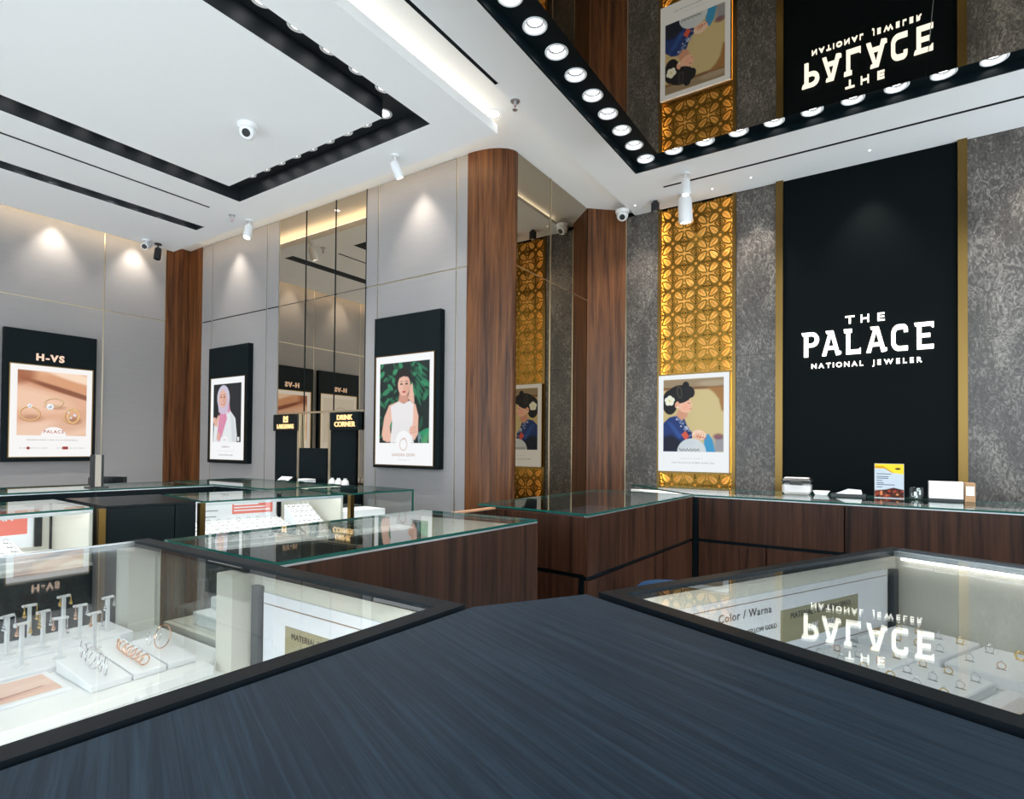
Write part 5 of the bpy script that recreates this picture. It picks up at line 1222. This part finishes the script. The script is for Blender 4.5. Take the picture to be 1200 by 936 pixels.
MB().add([(x - 0.04, 0.265, ct + 0.015), (x - 0.035, 0.13, ct + 0.015), (x + 0.03, 0.13, ct + 0.016), (x + 0.02, 0.25, ct + 0.016), (x - 0.03, 0.20, ct + 0.045), (x - 0.02, 0.135, ct + 0.040), (x + 0.02, 0.135, ct + 0.036), (x + 0.015, 0.205, ct + 0.038)],
         [(3, 2, 1, 0), (0, 1, 5, 4), (1, 2, 6, 5), (2, 3, 7, 6), (3, 0, 4, 7), (4, 5, 6, 7)]).build('cloth', PLW, np_)
fl = thing('flyer_stand', 'upright flyer with yellow header in a clear stand on the wall counter', 'flyer', (x, 0.0, ct))
ar = Art(70, 100, (176, 186, 196)); ar.rect(0, 0.86, 1, 1.01, (222, 176, 40)); ar.poly([(0.3, 0.9), (0.6, 0.74), (1, 0.70), (1, 1), (0, 1)], (226, 190, 50), 0.02); ar.poly([(0.0, 0.88), (0.3, 0.89), (0.55, 0.76), (0.7, 0.71), (0.55, 0.80), (0.3, 0.93), (0, 0.92)], (176, 120, 20), 0.01); ar.ell(0.8, 0.86, 0.10, 0.03, (60, 50, 40), 0, 0.3)
for k, (y_, l_) in enumerate(((0.70, .5), (0.62, .42), (0.57, .4), (0.50, .2), (0.43, .25), (0.38, .62), (0.31, .2))): ar.rect(0.07, y_ - 0.008, 0.07 + l_, y_ + 0.010, (54, 62, 84))
ar.poly([(0, 0.20), (0.4, 0.24), (0.65, 0.30), (1, 0.24), (1, 0), (0, 0)], (70, 40, 34), 0.02)
rq = random.Random(2)
for _ in range(40): ar.ell(rq.random(), rq.uniform(0, 0.2), 0.05, 0.03, rq.choice([(150, 60, 44), (96, 54, 40), (190, 120, 80), (60, 34, 28)]), rq.uniform(0, 90), 0.4)
box('back_sheet', mat('clear_acrylic', (0.5, 0.52, 0.54), 0.1), fl, x, x + 0.004, -0.077, 0.067, ct, ct + 0.2); print_on('print', ar, PRINTP, fl, (x - 0.001, 0.066, ct + 0.002), (0, -1, 0), (0, 0, 1), 0.142, 0.196)
box('foot', MATS['clear_acrylic'], fl, x - 0.04, x + 0.05, -0.077, 0.067, ct, ct + 0.003)
jar = thing('glass_jar', 'small glass jar with black and white contents beside the flyer', 'jar', (x, -0.135, ct))
MB().lathe([(0.032, 0), (0.034, 0.006), (0.034, 0.066), (0.031, 0.068), (0.030, 0.008), (0.0, 0.006)], 20).xform(Matrix.Translation((x, -0.135, ct))).build('vessel', GLASS, jar, smooth=True)
for k in range(9): a = k * 0.7; box('sachet', PLB if k % 2 else PLW, jar, x + 0.015 * math.cos(a) - 0.008, x + 0.015 * math.cos(a) + 0.008, -0.135 + 0.015 * math.sin(a) - 0.007, -0.135 + 0.015 * math.sin(a) + 0.007, ct + 0.008 + 0.003 * k, ct + 0.022 + 0.005 * k)
wb_ = thing('carton', 'plain white carton at the right end of the wall counter', 'box', (x, -0.27, ct)); box('body', PLW, wb_, x - 0.03, x + 0.05, -0.345, -0.192, ct + 0.012, ct + 0.106, 0.002); box('pallet', PLB, wb_, x - 0.03, x + 0.05, -0.345, -0.192, ct, ct + 0.0115)
bb = thing('carton', 'brown carton with white label beside the white carton', 'box', (x, -0.37, ct)); box('body', mat('kraft_card', (0.36, 0.20, 0.10), 0.6), bb, x - 0.03, x + 0.05, -0.396, -0.350, ct, ct + 0.104, 0.002); box('label', PAPER, bb, x - 0.0312, x - 0.0302, -0.391, -0.356, ct + 0.035, ct + 0.085)
# --- stool, stand on the far counter, chair behind it
sx, sy = 2.47, 0.80
sl_ = thing('stool', 'round stool with blue seat in the aisle by the drawer counter', 'stool', (sx, sy, 0))
T_ = Matrix.Translation((sx, sy, 0))
MB().lathe([(0, 0.62), (0.135, 0.62), (0.15, 0.632), (0.15, 0.655), (0.13, 0.672), (0, 0.682)], 32).xform(T_).build('seat', mat('blue_leather', (0.008, 0.05, 0.13), 0.4), sl_, smooth=True)
MB().lathe([(0.022, 0.02), (0.022, 0.62)], 16).xform(T_).build('column', ALU, sl_, smooth=True); MB().lathe([(0, 0), (0.19, 0), (0.19, 0.012), (0.03, 0.03), (0, 0.03)], 28).xform(T_).build('base', ALU, sl_, smooth=True)
MB().tube([(sx + 0.12 * math.cos(2 * PI * k / 20), sy + 0.12 * math.sin(2 * PI * k / 20), 0.24) for k in range(20)], 0.008, 6, closed=True).build('foot_ring', ALU, sl_, smooth=True)
pp = thing('upright_stand', 'slim cream upright stand with black sides on the far counter', 'stand', (1.53, 4.16, 0.9995))
box('core', mat('pale_beige', (0.55, 0.48, 0.40), 0.5), pp, 1.513, 1.547, 4.14, 4.18, 1.006, 1.205); box('side', PLB, pp, 1.500, 1.5125, 4.138, 4.182, 1.006, 1.205); box('side', PLB, pp, 1.5475, 1.560, 4.138, 4.182, 1.006, 1.205); box('foot', PLB, pp, 1.48, 1.58, 4.11, 4.21, 0.9995, 1.006)
chx, chy = 1.95, 5.05
kc = thing('chair', 'black rounded chair back rising just above the far counter', 'chair', (chx, chy, 0))
MB().prism([(chx + 0.22 * math.cos(a), chy + 0.20 * math.sin(a)) for a in [2 * PI * k / 20 for k in range(20)]], 0.44, 0.50).build('seat', PLB, kc, bevel=0.012)
m = MB(); arc_ = [PI * 0.05 + PI * 0.9 * k / 12 for k in range(13)]
m.prism([(chx + 0.13 * math.cos(a), chy + 0.21 * math.sin(a)) for a in arc_] + [(chx + 0.10 * math.cos(a), chy + 0.18 * math.sin(a)) for a in reversed(arc_)], 0.66, 1.012); m.build('backrest', PLB, kc)
for sx_ in (-1, 1):
    box('back_strut', PLB, kc, chx + sx_ * 0.07 - 0.01, chx + sx_ * 0.07 + 0.01, chy + 0.165, chy + 0.18, 0.46, 0.70)
    for sy_ in (-1, 1): MB().tube([(chx + sx_ * 0.14, chy + sy_ * 0.13, 0.45), (chx + sx_ * 0.19, chy + sy_ * 0.18, 0.0)], 0.012, 8).build('leg', ALU, kc)
